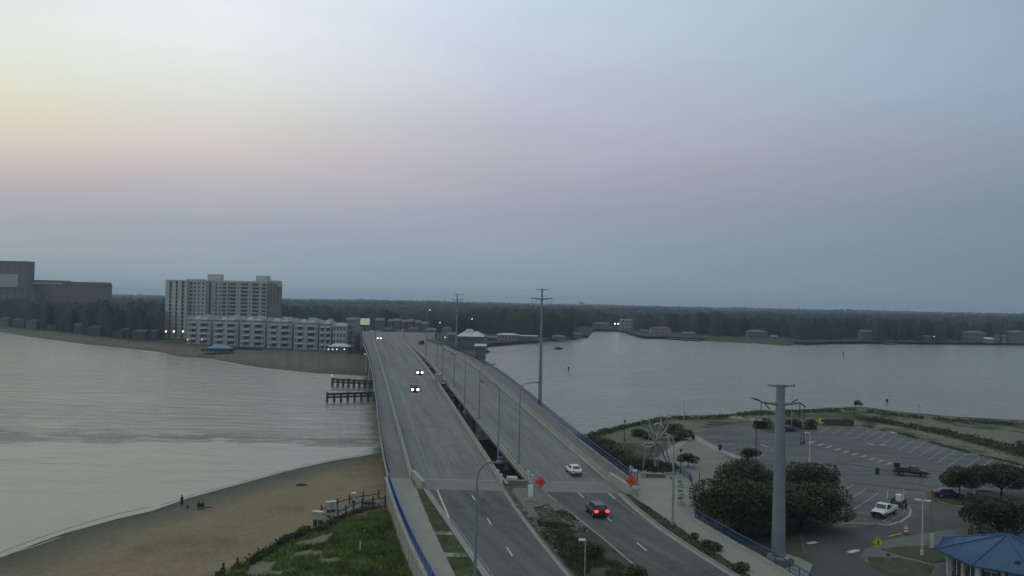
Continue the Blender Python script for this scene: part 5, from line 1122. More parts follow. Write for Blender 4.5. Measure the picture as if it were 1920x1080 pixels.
# bins
for u, v, lab in ((1300, 824, 'black litter bin on the pavement at the left corner of the lot'), (1350, 844, 'black litter bin half way along the lot pavement'), (1402, 868, 'black litter bin under the leaning little tree'), (1645, 889, 'dark low bin in the middle of the car park'), (1679, 879, 'left one of two bins next to a light pole'), (1684, 879, 'right one of two bins next to a light pole'), (1817, 938, 'black bin left of the dark car under the oaks')):
    b = on_px(u, v, 2.04); r = thing('litter_bin', lab, 'bin', b, 0, 'litter bins around the car park'); mb = MB(); mb.tube([(0, 0, 0), (0, 0, .1), (0, 0, .95)], [.26, .33, .36], 10); mb.build('drum', darkmetal, r); mb = MB(); mb.tube([(0, 0, .95), (0, 0, 1.12), (0, 0, 1.22)], [.38, .34, .1], 10); mb.build('lid', black_m, r)
b = on_px(1318, 929, 2.04); r = thing('round_headed_post', 'dark post with round head just outside the plaza fence', 'post', b); mb = MB(); mb.tube([(0, 0, 0), (0, 0, 1.6)], [.2, .08], 8); mb.build('post', darkmetal, r); mb = MB(); mb.tube([(0, 0, 1.6), (0, 0, 2.6)], [.28, .34], 10); mb.build('head', darkmetal, r)

# ================================================================ plaza furniture and sculpture
b = on_px(1206, 895, 4.97); r = thing('stone_bench', 'long dark seat wall with a pale end block in front of the sculpture', 'bench', b, 0); mb = MB(); mb.box((0, 0, .42), (.75, .6, .85)); mb.build('end_block', mat('pale_stone', (.25, .26, .25), .9, .1, 1), r); mb = MB(); mb.box((2.0, .2, .28), (3.1, .5, .55)); mb.build('seat_wall', mat('dark_stone', (.10, .105, .105), .9, .15, 1), r)
mb = MB(); mb.box((2.0, .2, .6), (3.3, .6, .09)); mb.build('seat_slab', kerb_m, r)
b = on_px(1230, 884, 4.97); r = thing('planter', 'dark planted bed around the foot of the sculpture', 'planter', b); mb = MB(); mb.cyl((0, 1.5, 0), 4.3, .25, 18); mb.build('edging', kerb_m, r); mb = MB()
for i in range(900): a = random.random() * 6.28; d = 4.0 * math.sqrt(random.random()); x, y = d * math.cos(a), 1.5 + d * math.sin(a); s = .18 + .2 * random.random(); z = .25 + random.random() * .45; t = random.random() * 3.1; mb.add([(x - s * math.cos(t), y - s * math.sin(t), z), (x + s * math.cos(t), y + s * math.sin(t), z), (x, y, z + s * 1.3)], [(0, 1, 2)])
leaf_dark = mat('dark_leaves', (.015, .025, .012), .85, .6, .35, c2=(.026, .041, .015)); leaf_mid = mat('mid_leaves', (.026, .042, .014), .8, .5, 1.0, c2=(.045, .066, .022)); leaf_scrub = mat('scrub_leaves', (.028, .042, .021), .85, .5, .35, c2=(.06, .074, .036)); grass_m = mat('dune_grass_blades', (.055, .10, .018), .85, .5, .3, c2=(.10, .155, .04)); grass_y = mat('dry_grass_blades', (.14, .13, .035), .85, .4, .4, c2=(.11, .12, .05))
mb.build('low_plants', leaf_dark, r)
S0 = on_px(1230, 884, 4.97); r = thing('steel_sculpture', 'tall silver sculpture of curved blades, rings and legs on the plaza', 'sculpture', S0); k_ = 8.31; sc_ = S0[1] / F
def sp(sx, sy, y=0.0): return ((sx - 425) / k_ * sc_, y, (945 - sy) / k_ * sc_)
def piece(nm, pts, rad, m_=silver_m, sq=.5, n=8):
    mb = MB(); mb.tube([sp(*p) for p in pts], rad, n, squash=sq); return mb.build(nm, m_, r)
piece('column', [(420,945,0),(405,760,.1),(410,600,0),(400,500,-.1)], [0.177,0.204,0.190,0.136])
piece('column', [(465,940,.6),(470,760,.6),(468,600,.5),(445,540,.3),(400,510,0)], [0.109,0.136,0.136,0.109,0.068], pole_m)
piece('spear_blade', [(400,510,0),(440,420,.2),(480,320,.3),(500,200,.3),(488,60,.3)], [0.082,0.190,0.272,0.258,0.020])
piece('spear_blade', [(420,500,.5),(520,400,.6),(590,290,.7),(625,190,.7)], [0.082,0.204,0.204,0.027])
piece('spear_blade', [(410,500,-.2),(370,380,-.2),(325,260,-.1),(292,120,0)], [0.082,0.204,0.218,0.027])
piece('spear_blade', [(430,520,.2),(330,400,.6),(300,330,.7)], [0.082,0.150,0.027])
piece('crown_arc', [(380,235,0),(400,212,0),(440,198,0),(485,210,0),(522,250,0),(530,290,0)], [0.068,0.095,0.102,0.095,0.082,0.034], white_m if False else mat('bright_silver', (.5,.52,.53), .35, .1, .8, metal=.4))
piece('crown_ring', [(400,250,0),(405,300,0),(440,315,0),(490,290,0),(505,250,0)], .1, pole_m, 1)
piece('horizontal_oval', [(190,540,-.3),(240,515,-.3),(300,510,-.2),(400,505,0)], [0.109,0.177,0.190,0.136], silver_m, .9)
piece('horizontal_oval', [(185,548,.1),(240,575,.1),(320,570,0),(410,520,0)], [0.082,0.136,0.136,0.095], silver_m, .9)
piece('bow_leg', [(400,520,0),(360,640,.5),(320,760,.8),(335,810,.8),(385,745,.5)], [0.095,0.068,0.054,0.048,0.041], darkmetal, 1)
piece('right_leg', [(470,520,.3),(520,620,.6),(570,740,.8),(620,860,1.0),(635,935,1.0)], [0.095,0.136,0.136,0.122,0.136])
piece('right_leg', [(520,430,.6),(560,500,.8),(600,640,1.0),(650,800,1.2),(690,940,1.2)], [0.068,0.136,0.136,0.122,0.136])
piece('right_fin', [(430,510,0),(500,560,.5),(560,660,.7),(500,710,.6),(470,690,.4)], [0.068,0.095,0.095,0.068,0.034], silver_m, .6)
piece('right_fin', [(520,450,.5),(610,420,.7),(700,430,.9),(760,405,.9)], [0.082,0.136,0.095,0.034])
piece('outer_beam', [(575,335,.3),(610,440,.3),(645,560,.3),(675,700,.3),(690,860,.3),(692,965,.3)], [0.054,0.095,0.095,0.082,0.082,0.095], MATS['bright_silver'], 1)
piece('curved_mast', [(325,340,-.6),(262,500,-.8),(225,720,-1.0),(195,900,-1.4),(182,1040,-1.6)], [0.048,0.082,0.095,0.102,0.109], pole_m, 1)
for u, v, lab in ((1244, 895, 'dark slim bollard beside the sculpture bench'), (1258, 899, 'short dark bollard at the base of the pale lamp pole')):
    b = on_px(u, v, 4.97); r = thing('bollard', lab, 'bollard', b, 0, 'plaza bollards'); mb = MB(); mb.cyl((0, 0, 0), .09, 1.2 if u < 1250 else .4, 10); mb.ball((0, 0, 1.2 if u < 1250 else .4), .12, 8, 5); mb.build('post', darkmetal, r)
for i, (u, v, lab) in enumerate(((1276, 913, 'farthest of the three pale plaza seats, dark pad on top'), (1277, 931, 'middle one of the three pale plaza seats'), (1277, 946, 'nearest and largest of the three pale plaza seats'))):
    b = on_px(u, v, 4.97); r = thing('seat_block', lab, 'seat', b, 0, 'pale seats along the plaza fence'); mb = MB(); mb.box((0, 0, .3), (.75, .8 + .3 * i, .6), 0, .92); mb.build('block', mat('pale_stone', (.25, .26, .25), .9, .1, 1), r); mb = MB(); mb.box((0, .45, .72), (.7, .1, .3)); mb.build('backrest', MATS['dark_stone'], r)
    mb = MB(); mb.box((0, -.05, .63), (.66, .6, .05)); mb.build('seat_slab', kerb_m, r)

# ================================================================ trees and shrubs
def leaves(mb, c, rad, n, size, flat=.6):
    for _ in range(n):
        d = Vector((random.gauss(0, 1), random.gauss(0, 1), random.gauss(0, 1))).normalized(); q = random.random() ** .33
        q = .55 + .5 * q if random.random() < .75 else q * .9
        p = Vector((c[0] + d.x * rad[0] * q, c[1] + d.y * rad[1] * q, c[2] + d.z * rad[2] * q))
        a = Vector((random.gauss(0, 1), random.gauss(0, 1), random.gauss(0, 1) * flat)).normalized(); b = a.cross(Vector((random.random() - .5, random.random() - .5, 1))).normalized()
        s = size * random.uniform(.6, 1.4); mb.add([p - a * s, p - b * s * .6, p + a * s, p + b * s * .6], [(0, 1, 2, 3)])
def tree(name, lab, base, h, rx, ry, lobes=7, n=5000, size=.24, m_=None, lean=(0, 0), group=None, trunk_r=.28, clear=.3, ntr=1, sub=None):
    r = thing(name, lab, 'tree', base, 0, group); mb = MB(); cz = h * clear
    lb = []
    for i in range(lobes):
        a = 6.28 * i / max(1, lobes - 1) + random.uniform(-.4, .4); d = 0 if i == 0 else random.uniform(.45, .72)
        s = random.uniform(.36, .52) if i else .6
        lb.append((lean[0] + math.cos(a) * rx * d, lean[1] + math.sin(a) * ry * d, h * (random.uniform(.55, .72) if clear > .17 or i % 2 == 0 else random.uniform(.34, .45)) + (h * .1 if i == 0 else 0), rx * s, ry * s, h * random.uniform(.2, .3)))
    for t in range(ntr):
        tb = (random.uniform(-.5, .5) * (ntr > 1), random.uniform(-.5, .5) * (ntr > 1), 0)
        mb.tube([tb, (tb[0] + lean[0] * .3, tb[1] + lean[1] * .3, cz * .6), (lean[0] * .6, lean[1] * .6, cz * 1.2)], [trunk_r, trunk_r * .75, trunk_r * .6], 8)
    mb.build('trunk', bark_m, r)
    mb = MB(); [mb.tube([(lean[0] * .5, lean[1] * .5, cz), (x * .5 + lean[0] * .4, y * .5 + lean[1] * .4, cz + (z - cz) * .6), (x, y, z)], [trunk_r * .5, trunk_r * .3, trunk_r * .12], 6) for x, y, z, _, _, _ in lb]; mb.build('limbs', bark_m, r)
    mb = MB(); tot = sum(l[3] * l[4] for l in lb)
    for x, y, z, a, b, c in lb: leaves(mb, (x, y, z), (a, b, c), int(n * a * b / tot), size)
    cr = mb.build('crown', m_ or leaf_dark, r); return r
tree('oak_tree', 'wide dark oak crown left of the big steel pole, nearest of the group', on_px(1388, 1000, 2.1), 7.9, 6.5, 5.8, 13, 15000, .2, clear=.16, ntr=3)
tree('oak_tree', 'dark oak crown behind and above the nearest oak', on_px(1396, 958, 2.1), 7.4, 5.6, 5.0, 9, 8000, .2, clear=.2, ntr=2)
tree('oak_tree', 'dark spreading oak directly right of the big steel pole', on_px(1502, 990, 2.1), 6.9, 6.6, 5.4, 13, 14000, .2, clear=.16, ntr=2)
tree('oak_tree', 'round oak crown behind the right oak, beside the stall lines', on_px(1520, 936, 2.1), 6.0, 4.6, 4.0, 7, 6000, .2)
tree('oak_tree', 'small flat oak with thin trunk left of the right-edge oak', on_px(1799, 936, 2.1), 5.2, 3.4, 3.0, 6, 3600, .2, trunk_r=.16, clear=.45)
tree('oak_tree', 'broad dark oak at the right edge above the parked dark car', on_px(1878, 934, 2.1), 6.0, 5.4, 4.4, 9, 8500, .2, clear=.25, trunk_r=.22)
tree('oak_tree', 'dark oak overhanging the blue pavilion roof', on_px(1874, 1006, 2.05), 5.6, 4.6, 4.0, 10, 9500, .18, clear=.15, trunk_r=.2)
tree('small_tree', 'little leaning tree with umbrella crown on the paved apron', on_px(1390, 868, 2.05), 3.0, 2.3, 1.5, 5, 1300, .18, lean=(1.6, 0), trunk_r=.1, clear=.5)
tree('small_tree', 'small windswept tree on the tip of the far dune', on_px(1602, 768, 2.05), 2.9, 1.4, 1.0, 4, 500, .22, lean=(.9, 0), trunk_r=.09, clear=.6)
tree('small_tree', 'dark little tree behind the plaza fence at the lantern post', on_px(1290, 876, 2.05), 2.6, 2.1, 1.6, 5, 1300, .18, leaf_dark, trunk_r=.1, clear=.4)
def shrub(lab, u, v, w_, d_, h_, n=900, size=.16, m_=None, z=2.05, group=None, name='shrub', lobes=4):
    b = on_px(u, v, z); r = thing(name, lab, 'shrub', b, 0, group); mb = MB()
    for i in range(lobes):
        a = random.random() * 6.28; q = .45 if i else 0; leaves(mb, (math.cos(a) * w_ * q, math.sin(a) * d_ * q, h_ * .45), (w_ * .62, d_ * .62, h_ * random.uniform(.45, .62)), n // lobes, size)
    mb.build('foliage', m_ or leaf_dark, r); mb = MB(); [mb.tube([(0, 0, 0), (random.uniform(-.3, .3) * w_, random.uniform(-.3, .3) * d_, h_ * .6)], [.05, .02], 5) for _ in range(4)]; mb.build('stems', bark_m, r); return r
shrub('round dark green bush in the median beside the floodlight pole', 1116, 1050, 1.25, 1.1, 1.9, 2600, .1, leaf_mid, 5.1)
shrub('bright green bush in the median at the bottom edge', 1184, 1095, 1.5, 1.2, 1.9, 3000, .1, mat('bright_leaves', (.03, .055, .012), .8, .5, 1.2, c2=(.055, .085, .02)), 5.1)
for u, v, w_, h_, t in ((1345, 1032, 1.0, .9, 'spiky dark clump on the verge between the right road and the path'), (1326, 1024, .8, .8, 'smaller clump left of the spiky verge clump'), (1385, 1070, 1.2, .9, 'low clump on the verge near the bottom edge'), (1302, 1008, .6, .5, 'lowest little clump on the right verge')):
    shrub(t, u, v, w_, .7, h_, 700, .12, leaf_scrub, 4.95)
for i, (u, v, w_, h_, t) in enumerate(((1130, 838, 3.2, 1.9, 'nearest the blue bridge railing, far end of the bank hedge'), (1148, 852, 3.0, 2.0, 'in the middle of the bank hedge under the railing'), (1165, 862, 3.0, 2.1, 'left of the black lantern line on the bank'), (1184, 876, 3.0, 2.2, 'behind the information board'), (1205, 880, 2.6, 2.0, 'just left of the sculpture foot'),
      (1200, 818, 2.2, 1.7, 'alone on the sandy bank left of the sculpture top'), (1216, 822, 1.6, 1.5, 'on the sand behind the sculpture'), (1262, 812, 2.4, 2.3, 'right of the sculpture top'), (1275, 824, 2.2, 2.0, 'at the left corner of the car park'), (1285, 818, 1.8, 1.6, 'behind the left corner litter bin'))):
    shrub('dense dark shrub ' + t, u, v, w_, 1.9, h_, 1500, .18, leaf_scrub, 2.05, 'shrubs on the bank right of the bridge')
for i, (u, v, w_, h_, t) in enumerate(((1433, 803, 2.6, 2.6, 'in the island left of the steel pole top'), (1425, 802, 1.8, 1.9, 'left part of the island left of the steel pole'), (1494, 804, 1.9, 2.4, 'right behind the steel pole'), (1518, 804, 1.8, 2.4, 'beside the bright green board'), (1480, 800, 2.0, 1.8, 'hidden mostly by the steel pole'))):
    shrub('bushy dark shrub ' + t, u, v, w_, 1.6, h_, 1400, .18, leaf_dark, 2.08, 'shrubs in the car park islands')
# dune scrub hedges: masses nobody could count
def scrubmass(name, lab, pxs, width, n, size, hh, m_, z=1.9, dens=None):
    pts = resample([P(u, v, z) for u, v in pxs], 1.0); mb = MB()
    for i in range(n):
        p = pts[random.randrange(len(pts))]; a = random.gauss(0, width * .4); b = random.gauss(0, width * .4)
        x, y = p[0] + a, p[1] + b; c = vnoise(x, y, 3.0, 11); 
        if c < .33: continue
        z0 = max(gheight(x, y), .3); q = z0 + random.random() * hh * (.4 + c) ; t = random.random() * 3.1; s = size * random.uniform(.6, 1.5)
        mb.add([(x - s * math.cos(t), y - s * math.sin(t), q), (x + s * math.cos(t), y + s * math.sin(t), q), (x + random.gauss(0, s * .6), y + random.gauss(0, s * .6), q + s * 1.5)], [(0, 1, 2)])
    return tag(mb.build(name, m_), lab, 'scrub', kind='stuff')
scrubmass('dune_scrub', 'dark scrub fringe along the inlet shore', [(1105,822),(1150,808),(1200,795),(1260,787),(1330,786),(1400,779),(1480,776),(1560,772),(1600,770),(1640,775),(1700,783),(1780,791),(1850,795),(1940,799)], 2.0, 6500, .2, .8, leaf_scrub)
scrubmass('dune_scrub', 'green hedge belt behind the right stalls', [(1625,788),(1700,800),(1760,812),(1820,826),(1880,842),(1950,862)], 4.2, 8500, .18, .8, leaf_scrub)
scrubmass('dune_scrub', 'low growth at the foot of the bridge bank', [(1115,830),(1150,850),(1190,872),(1225,880)], 3.0, 4500, .18, .9, leaf_scrub)
scrubmass('dune_scrub', 'rough green edge of the stalls', [(1620,800),(1700,818),(1800,846),(1925,876)], 1.0, 2200, .12, .35, leaf_mid)
# grasses on the bay side dune
def blades(name, lab, poly, n, hmin, hmax, m_, wd=.045, gate=None, zfn=None):
    xs = [p[0] for p in poly]; ys = [p[1] for p in poly]; mb = MB(); N_ = n * 3
    X = RNG.uniform(min(xs), max(xs), N_); Y = RNG.uniform(max(min(ys), 62), max(ys), N_)
    J_ = 4 if zfn is None else 0; JX = X + (vnoise(X, Y, 3, 1) - .5) * J_; JY = Y + (vnoise(X, Y, 3, 3) - .5) * J_; ok = inpoly(JX, JY, poly) & (X < L_out(Y) - .5 if zfn is None else True)
    g_ = vnoise(X, Y, 2.0, 21); ok &= g_ > (gate or .0)
    if zfn is None: ok &= ~(inpoly(JX + (vnoise(X, Y, 1.2, 2) - .5) * 2, JY, SANDY) & (vnoise(X, Y, 2.5, 7) > .5))
    idx = np.nonzero(ok)[0][:n]
    for i in idx:
        x, y = X[i], Y[i]; z = gheight(x, y) if zfn is None else zfn(x, y); h = random.uniform(hmin, hmax) * (.6 + .8 * g_[i]); t = random.random() * 6.28; c, s = math.cos(t) * wd, math.sin(t) * wd; lx, ly = random.gauss(0, h * .35), random.gauss(0, h * .35)
        mb.add([(x - c, y - s, z), (x + c, y + s, z), (x + lx, y + ly, z + h)], [(0, 1, 2)])
    return tag(mb.build(name, m_), lab, 'grass', kind='stuff')
SANDY = [P(u, v, 2.2)[:2] for u, v in [(440,1072),(498,1040),(540,1012),(600,1000),(622,1018),(575,1032),(600,1046),(625,1060),(560,1070),(500,1082)]]
gpoly = [tuple(p) for p in grass_l]
blades('dune_grass', 'green dune grass left of the retaining wall', gpoly, 26000, .25, .6, grass_m, .07)
blades('dry_grass', 'yellowish grass heads mixed into the dune grass', gpoly, 2500, .3, .7, grass_y, .06, .55)
scrubmass('dune_edge_scrub', 'dark bushes where the dune meets the beach', [(415,1072),(440,1062),(470,1048),(505,1030),(540,1008),(575,990),(600,992),(640,968)], .9, 2600, .16, .7, leaf_mid, 2.3)
mpoly = [(float(L_med(y)) + .3, y) for y in np.arange(60, 108, 4)] + [(float(R_med(y)) - .3, y) for y in np.arange(107, 60, -4)]
blades('median_grass', 'patchy weeds and grass in the planted median', mpoly, 15000, .12, .45, leaf_mid, .06, .3, lambda x, y: 5.1)
vpoly = [(float(L_grass_in(y)), y) for y in np.arange(60, 118, 4)] + [(float(L_kerb(y)) - .4, y) for y in np.arange(117, 60, -4)]
blades('verge_grass', 'grass tufts on the strip between left path and road', vpoly, 6000, .1, .35, grass_m, .05, .25, lambda x, y: 4.96)
vpoly = [(float(R_kerb(y)) + .5, y) for y in np.arange(60, 116, 4)] + [(float(R_strip(y)) - .2, y) for y in np.arange(115, 60, -4)]
blades('verge_grass', 'grass on the strip between right road and plaza', vpoly, 6000, .1, .35, leaf_mid, .05, .2, lambda x, y: 4.96)

# ================================================================ beach boardwalk, boxes, people
bw = [P(u, v, 2.6) for u, v in [(716, 938), (690, 941), (655, 950), (618, 966)]]
r = thing('boardwalk', 'timber boardwalk with dark posts leading from under the bridge to the beach', 'boardwalk', tuple(bw[2])); mb = MB(); bp_ = resample(bw, 1.0); mb.sweep([tuple(p) for p in bp_], [(-1.3, -.12), (1.3, -.12), (1.3, 0), (-1.3, 0)]); mb.build('planking', boardwalk_m, r, world=True)
for side in (-1.35, 1.35):
    q = [np.array(p) for p in bp_]; pts = []
    for i in range(len(q)):
        t = q[min(i + 1, len(q) - 1)] - q[max(i - 1, 0)]; t[2] = 0; t /= np.linalg.norm(t); pts.append(q[i] + np.array([t[1], -t[0], 0]) * side)
    for p in pts[::2]: mb = MB(); mb.box((p[0], p[1], 2.75), (.2, .2, 1.9 + .4 * (side > 0))); mb.build('post', wood_m, r, world=True)
    mb = MB(); mb.sweep([(p[0], p[1], 3.25) for p in pts], [(-.05, -.06), (.05, -.06), (.05, .06), (-.05, .06)]); mb.build('handrail', wood_m, r, world=True)
b = on_px(692, 955, 2.7); r = thing('park_bench', 'dark bench on the grass beside the boardwalk', 'bench', b, R(15)); mb = MB(); mb.box((0, 0, .45), (1.8, .45, .08)); mb.build('seat', wood_m, r); mb = MB(); mb.box((0, .25, .8), (1.8, .06, .4)); mb.build('backrest', wood_m, r)
for s in (-.7, .7): mb = MB(); mb.box((s, 0, .22), (.08, .4, .44)); mb.build('leg', wood_m, r)
for u, v, z, lab in ((591, 973, 2.2, 'left box of the pair standing on the beach'), (600, 974, 2.2, 'right box of the pair standing on the beach'), (616, 955, 3.0, 'left box of the pair beside the boardwalk rail'), (625, 954, 3.0, 'right box of the pair beside the boardwalk rail'), (663, 938, 2.9, 'single box nearest the bridge on the boardwalk')):
    b = on_px(u, v, z); r = thing('bin_box', 'whitish lidded ' + lab, 'bin', b, R(8), 'whitish bins by the boardwalk'); mb = MB(); mb.box((0, 0, .5), (.62, .6, 1.0), 0, 1.05); mb.build('body', mat('offwhite_plastic', (.30, .33, .31), .7, .08, 1), r); mb = MB(); mb.box((0, 0, 1.06), (.72, .7, .12)); mb.build('lid', dullwhite_m, r)
    mb = MB(); mb.box((0, 0, -.5), (.5, .5, 1.0)); mb.build('stand', wood_m, r)
b = on_px(566, 906, 1.0); r = thing('driftwood', 'dark driftwood heap lying on the bare beach', 'driftwood', (b[0], b[1], gheight(b[0], b[1]))); mb = MB(); mb.tube([(-1, 0, .12), (0, .1, .2), (1.1, -.1, .1)], [.12, .2, .06], 7); mb.tube([(-.6, -.2, .1), (.7, .3, .22)], .08, 6); mb.build('log', darkmetal, r)
b = on_px(675, 1034, 2.8); r = thing('marker_stake', 'white and orange stake upright in the dune grass', 'stake', (b[0], b[1], 2.6)); mb = MB(); mb.box((0, 0, .9), (.08, .08, 1.1)); mb.build('white_part', white_m, r); mb = MB(); mb.box((0, 0, .2), (.09, .09, .5)); mb.build('orange_part', mat('stake_orange', (.4, .12, .02), .7, .1, 1), r)
for i, (u, v) in enumerate([(419, 1062), (445, 1053), (548, 1025)]):
    b = on_px(u, v, 2.3); r = thing('fence_post', ['lone timber post at the beach edge of the dune, lowest one', 'timber post at the dune edge, second from the bottom', 'short stout post among the sandy dune patches'][i], 'post', (b[0], b[1], gheight(b[0], b[1]))); mb = MB(); mb.box((0, 0, .55), (.22, .22, 1.1)); mb.build('post', wood_m, r)
skin = mat('skin', (.18, .11, .08), .6, .05, 1)
def person(lab, loc, rz, pose, top_c, bot_c, name='person'):
    r = thing(name, lab, 'person', loc, rz)
    J = {'stand': [(0,0,.95),(0,0,1.2),(0,0,1.42),(0,.01,1.53),(0,.02,1.66),(.1,0,.9),(.11,.02,.48),(.12,0,.07),(.12,.12,.03),(-.1,0,.9),(-.12,-.02,.48),(-.13,0,.07),(-.13,.12,.03),(.19,0,1.4),(.24,.02,1.12),(.25,.1,.88),(-.19,0,1.4),(-.25,.0,1.12),(-.25,.08,.88)],
         'sit': [(0,0,.38),(0,-.08,.62),(0,-.14,.86),(0,-.13,.97),(0,-.1,1.1),(.1,.05,.38),(.12,.48,.46),(.12,.62,.08),(.12,.74,.04),(-.1,.05,.38),(-.12,.48,.46),(-.12,.62,.08),(-.12,.74,.04),(.19,-.12,.84),(.26,.02,.6),(.2,.28,.55),(-.19,-.12,.84),(-.26,.02,.6),(-.2,.28,.55)]}[pose]
    E = [(0,1),(1,2),(2,3),(3,4),(0,5),(5,6),(6,7),(7,8),(0,9),(9,10),(10,11),(11,12),(2,13),(13,14),(14,15),(2,16),(16,17),(17,18)]
    RD = [.15,.14,.15,.06,.105,.1,.065,.045,.04,.1,.065,.045,.04,.06,.045,.035,.06,.045,.035]
    me = bpy.data.meshes.new('body'); me.from_pydata(J, E, []); me.materials.append(skin); o = bpy.data.objects.new('body', me); COL.objects.link(o); o.parent = r
    sk = o.modifiers.new('skin', 'SKIN'); 
    if not me.skin_vertices: me.attributes  # created with the modifier below
    bm = bmesh.new(); bm.from_mesh(me); lay = bm.verts.layers.skin.verify(); bm.verts.ensure_lookup_table()
    for i, v in enumerate(bm.verts): v[lay].radius = (RD[i], RD[i] * (.75 if i < 3 else 1)); v[lay].use_root = (i == 0)
    bm.to_mesh(me); bm.free(); sb = o.modifiers.new('smooth', 'SUBSURF'); sb.levels = 1; sb.render_levels = 1
    V = [Vector(j) for j in J]
    mb = MB(); mb.tube([V[0] + Vector((0, 0, -.05)), V[1], V[2] + Vector((0, 0, .06))], [.185, .175, .19], 10, squash=.8)
    for s in (13, 16): mb.tube([V[2], V[s], V[s].lerp(V[s + 1], .7)], [.1, .09, .07], 8)
    mb.build('shirt', top_c, r)
    mb = MB()
    for s in (5, 9): mb.tube([V[0], V[s], V[s + 1], V[s + 1].lerp(V[s + 2], .4)], [.12, .125, .09, .085], 8)
    mb.build('trousers', bot_c, r); mb = MB(); mb.ball((V[4].x, V[4].y - .02, V[4].z + .05), (.115, .125, .11), 10, 6); mb.build('hair', mat('dark_hair', (.02, .015, .01), .8, .1, 1), r)
    mb = MB(); mb.ball((V[4].x, V[4].y + .11, V[4].z - .01), (.02, .03, .025), 6, 4); mb.build('nose', skin, r)
    return r
cl = [mat('dark_cloth', (.02, .022, .02), .9, .1, 1), mat('purple_cloth', (.09, .06, .15), .9, .1, 1), mat('grey_cloth', (.06, .06, .065), .9, .1, 1), mat('mauve_cloth', (.16, .10, .13), .9, .1, 1)]
b = on_px(341, 946, .5); person('person in dark clothes standing at the water edge of the beach', (b[0], b[1], gheight(b[0], b[1])), R(160), 'stand', cl[0], cl[0])
def chair(lab, loc, rz):
    r = thing('beach_chair', lab, 'beach chair', loc, rz, 'beach chairs near the water'); mb = MB(); mb.box((0, .05, .28), (.55, .5, .05)); mb.build('seat', cl[0], r); mb = MB(); mb.add([(-.27, -.2, .3), (.27, -.2, .3), (.27, -.42, .95), (-.27, -.42, .95), (-.27, -.24, .3), (.27, -.24, .3), (.27, -.46, .95), (-.27, -.46, .95)], [(0, 1, 2, 3), (7, 6, 5, 4), (0, 4, 5, 1), (1, 5, 6, 2), (2, 6, 7, 3), (3, 7, 4, 0)]); mb.build('backrest', cl[2], r)
    for sx in (-.25, .25):
        for sy in (-.2, .28): mb = MB(); mb.tube([(sx, sy, 0), (sx, sy, .28)], .02, 5); mb.build('leg', steel_m, r)
for i, (u, v) in enumerate(((373, 950), (380, 951))):
    b = on_px(u, v, .6); z = gheight(b[0], b[1]); chair(['left beach chair of the seated pair', 'right beach chair of the seated pair'][i], (b[0], b[1], z), R(20)); person(['person in dark clothes sitting in the left beach chair', 'person in purple sitting in the right beach chair'][i], (b[0], b[1], z), R(20), 'sit', [cl[0], cl[1]][i], cl[0])
b = on_px(391, 948, .6); r = thing('beach_bag', 'mauve blanket bundle on the sand right of the seated pair', 'bag', (b[0], b[1], gheight(b[0], b[1]))); mb = MB(); mb.ball((0, 0, .12), (.5, .35, .14), 10, 6); mb.build('bundle', cl[3], r)
b = on_px(352, 947, .6); r = thing('beach_bag', 'small dark bag on the sand between the standing and seated people', 'bag', (b[0], b[1], gheight(b[0], b[1]))); mb = MB(); mb.ball((0, 0, .18), (.25, .18, .2), 10, 6); mb.build('bag', cl[0], r)

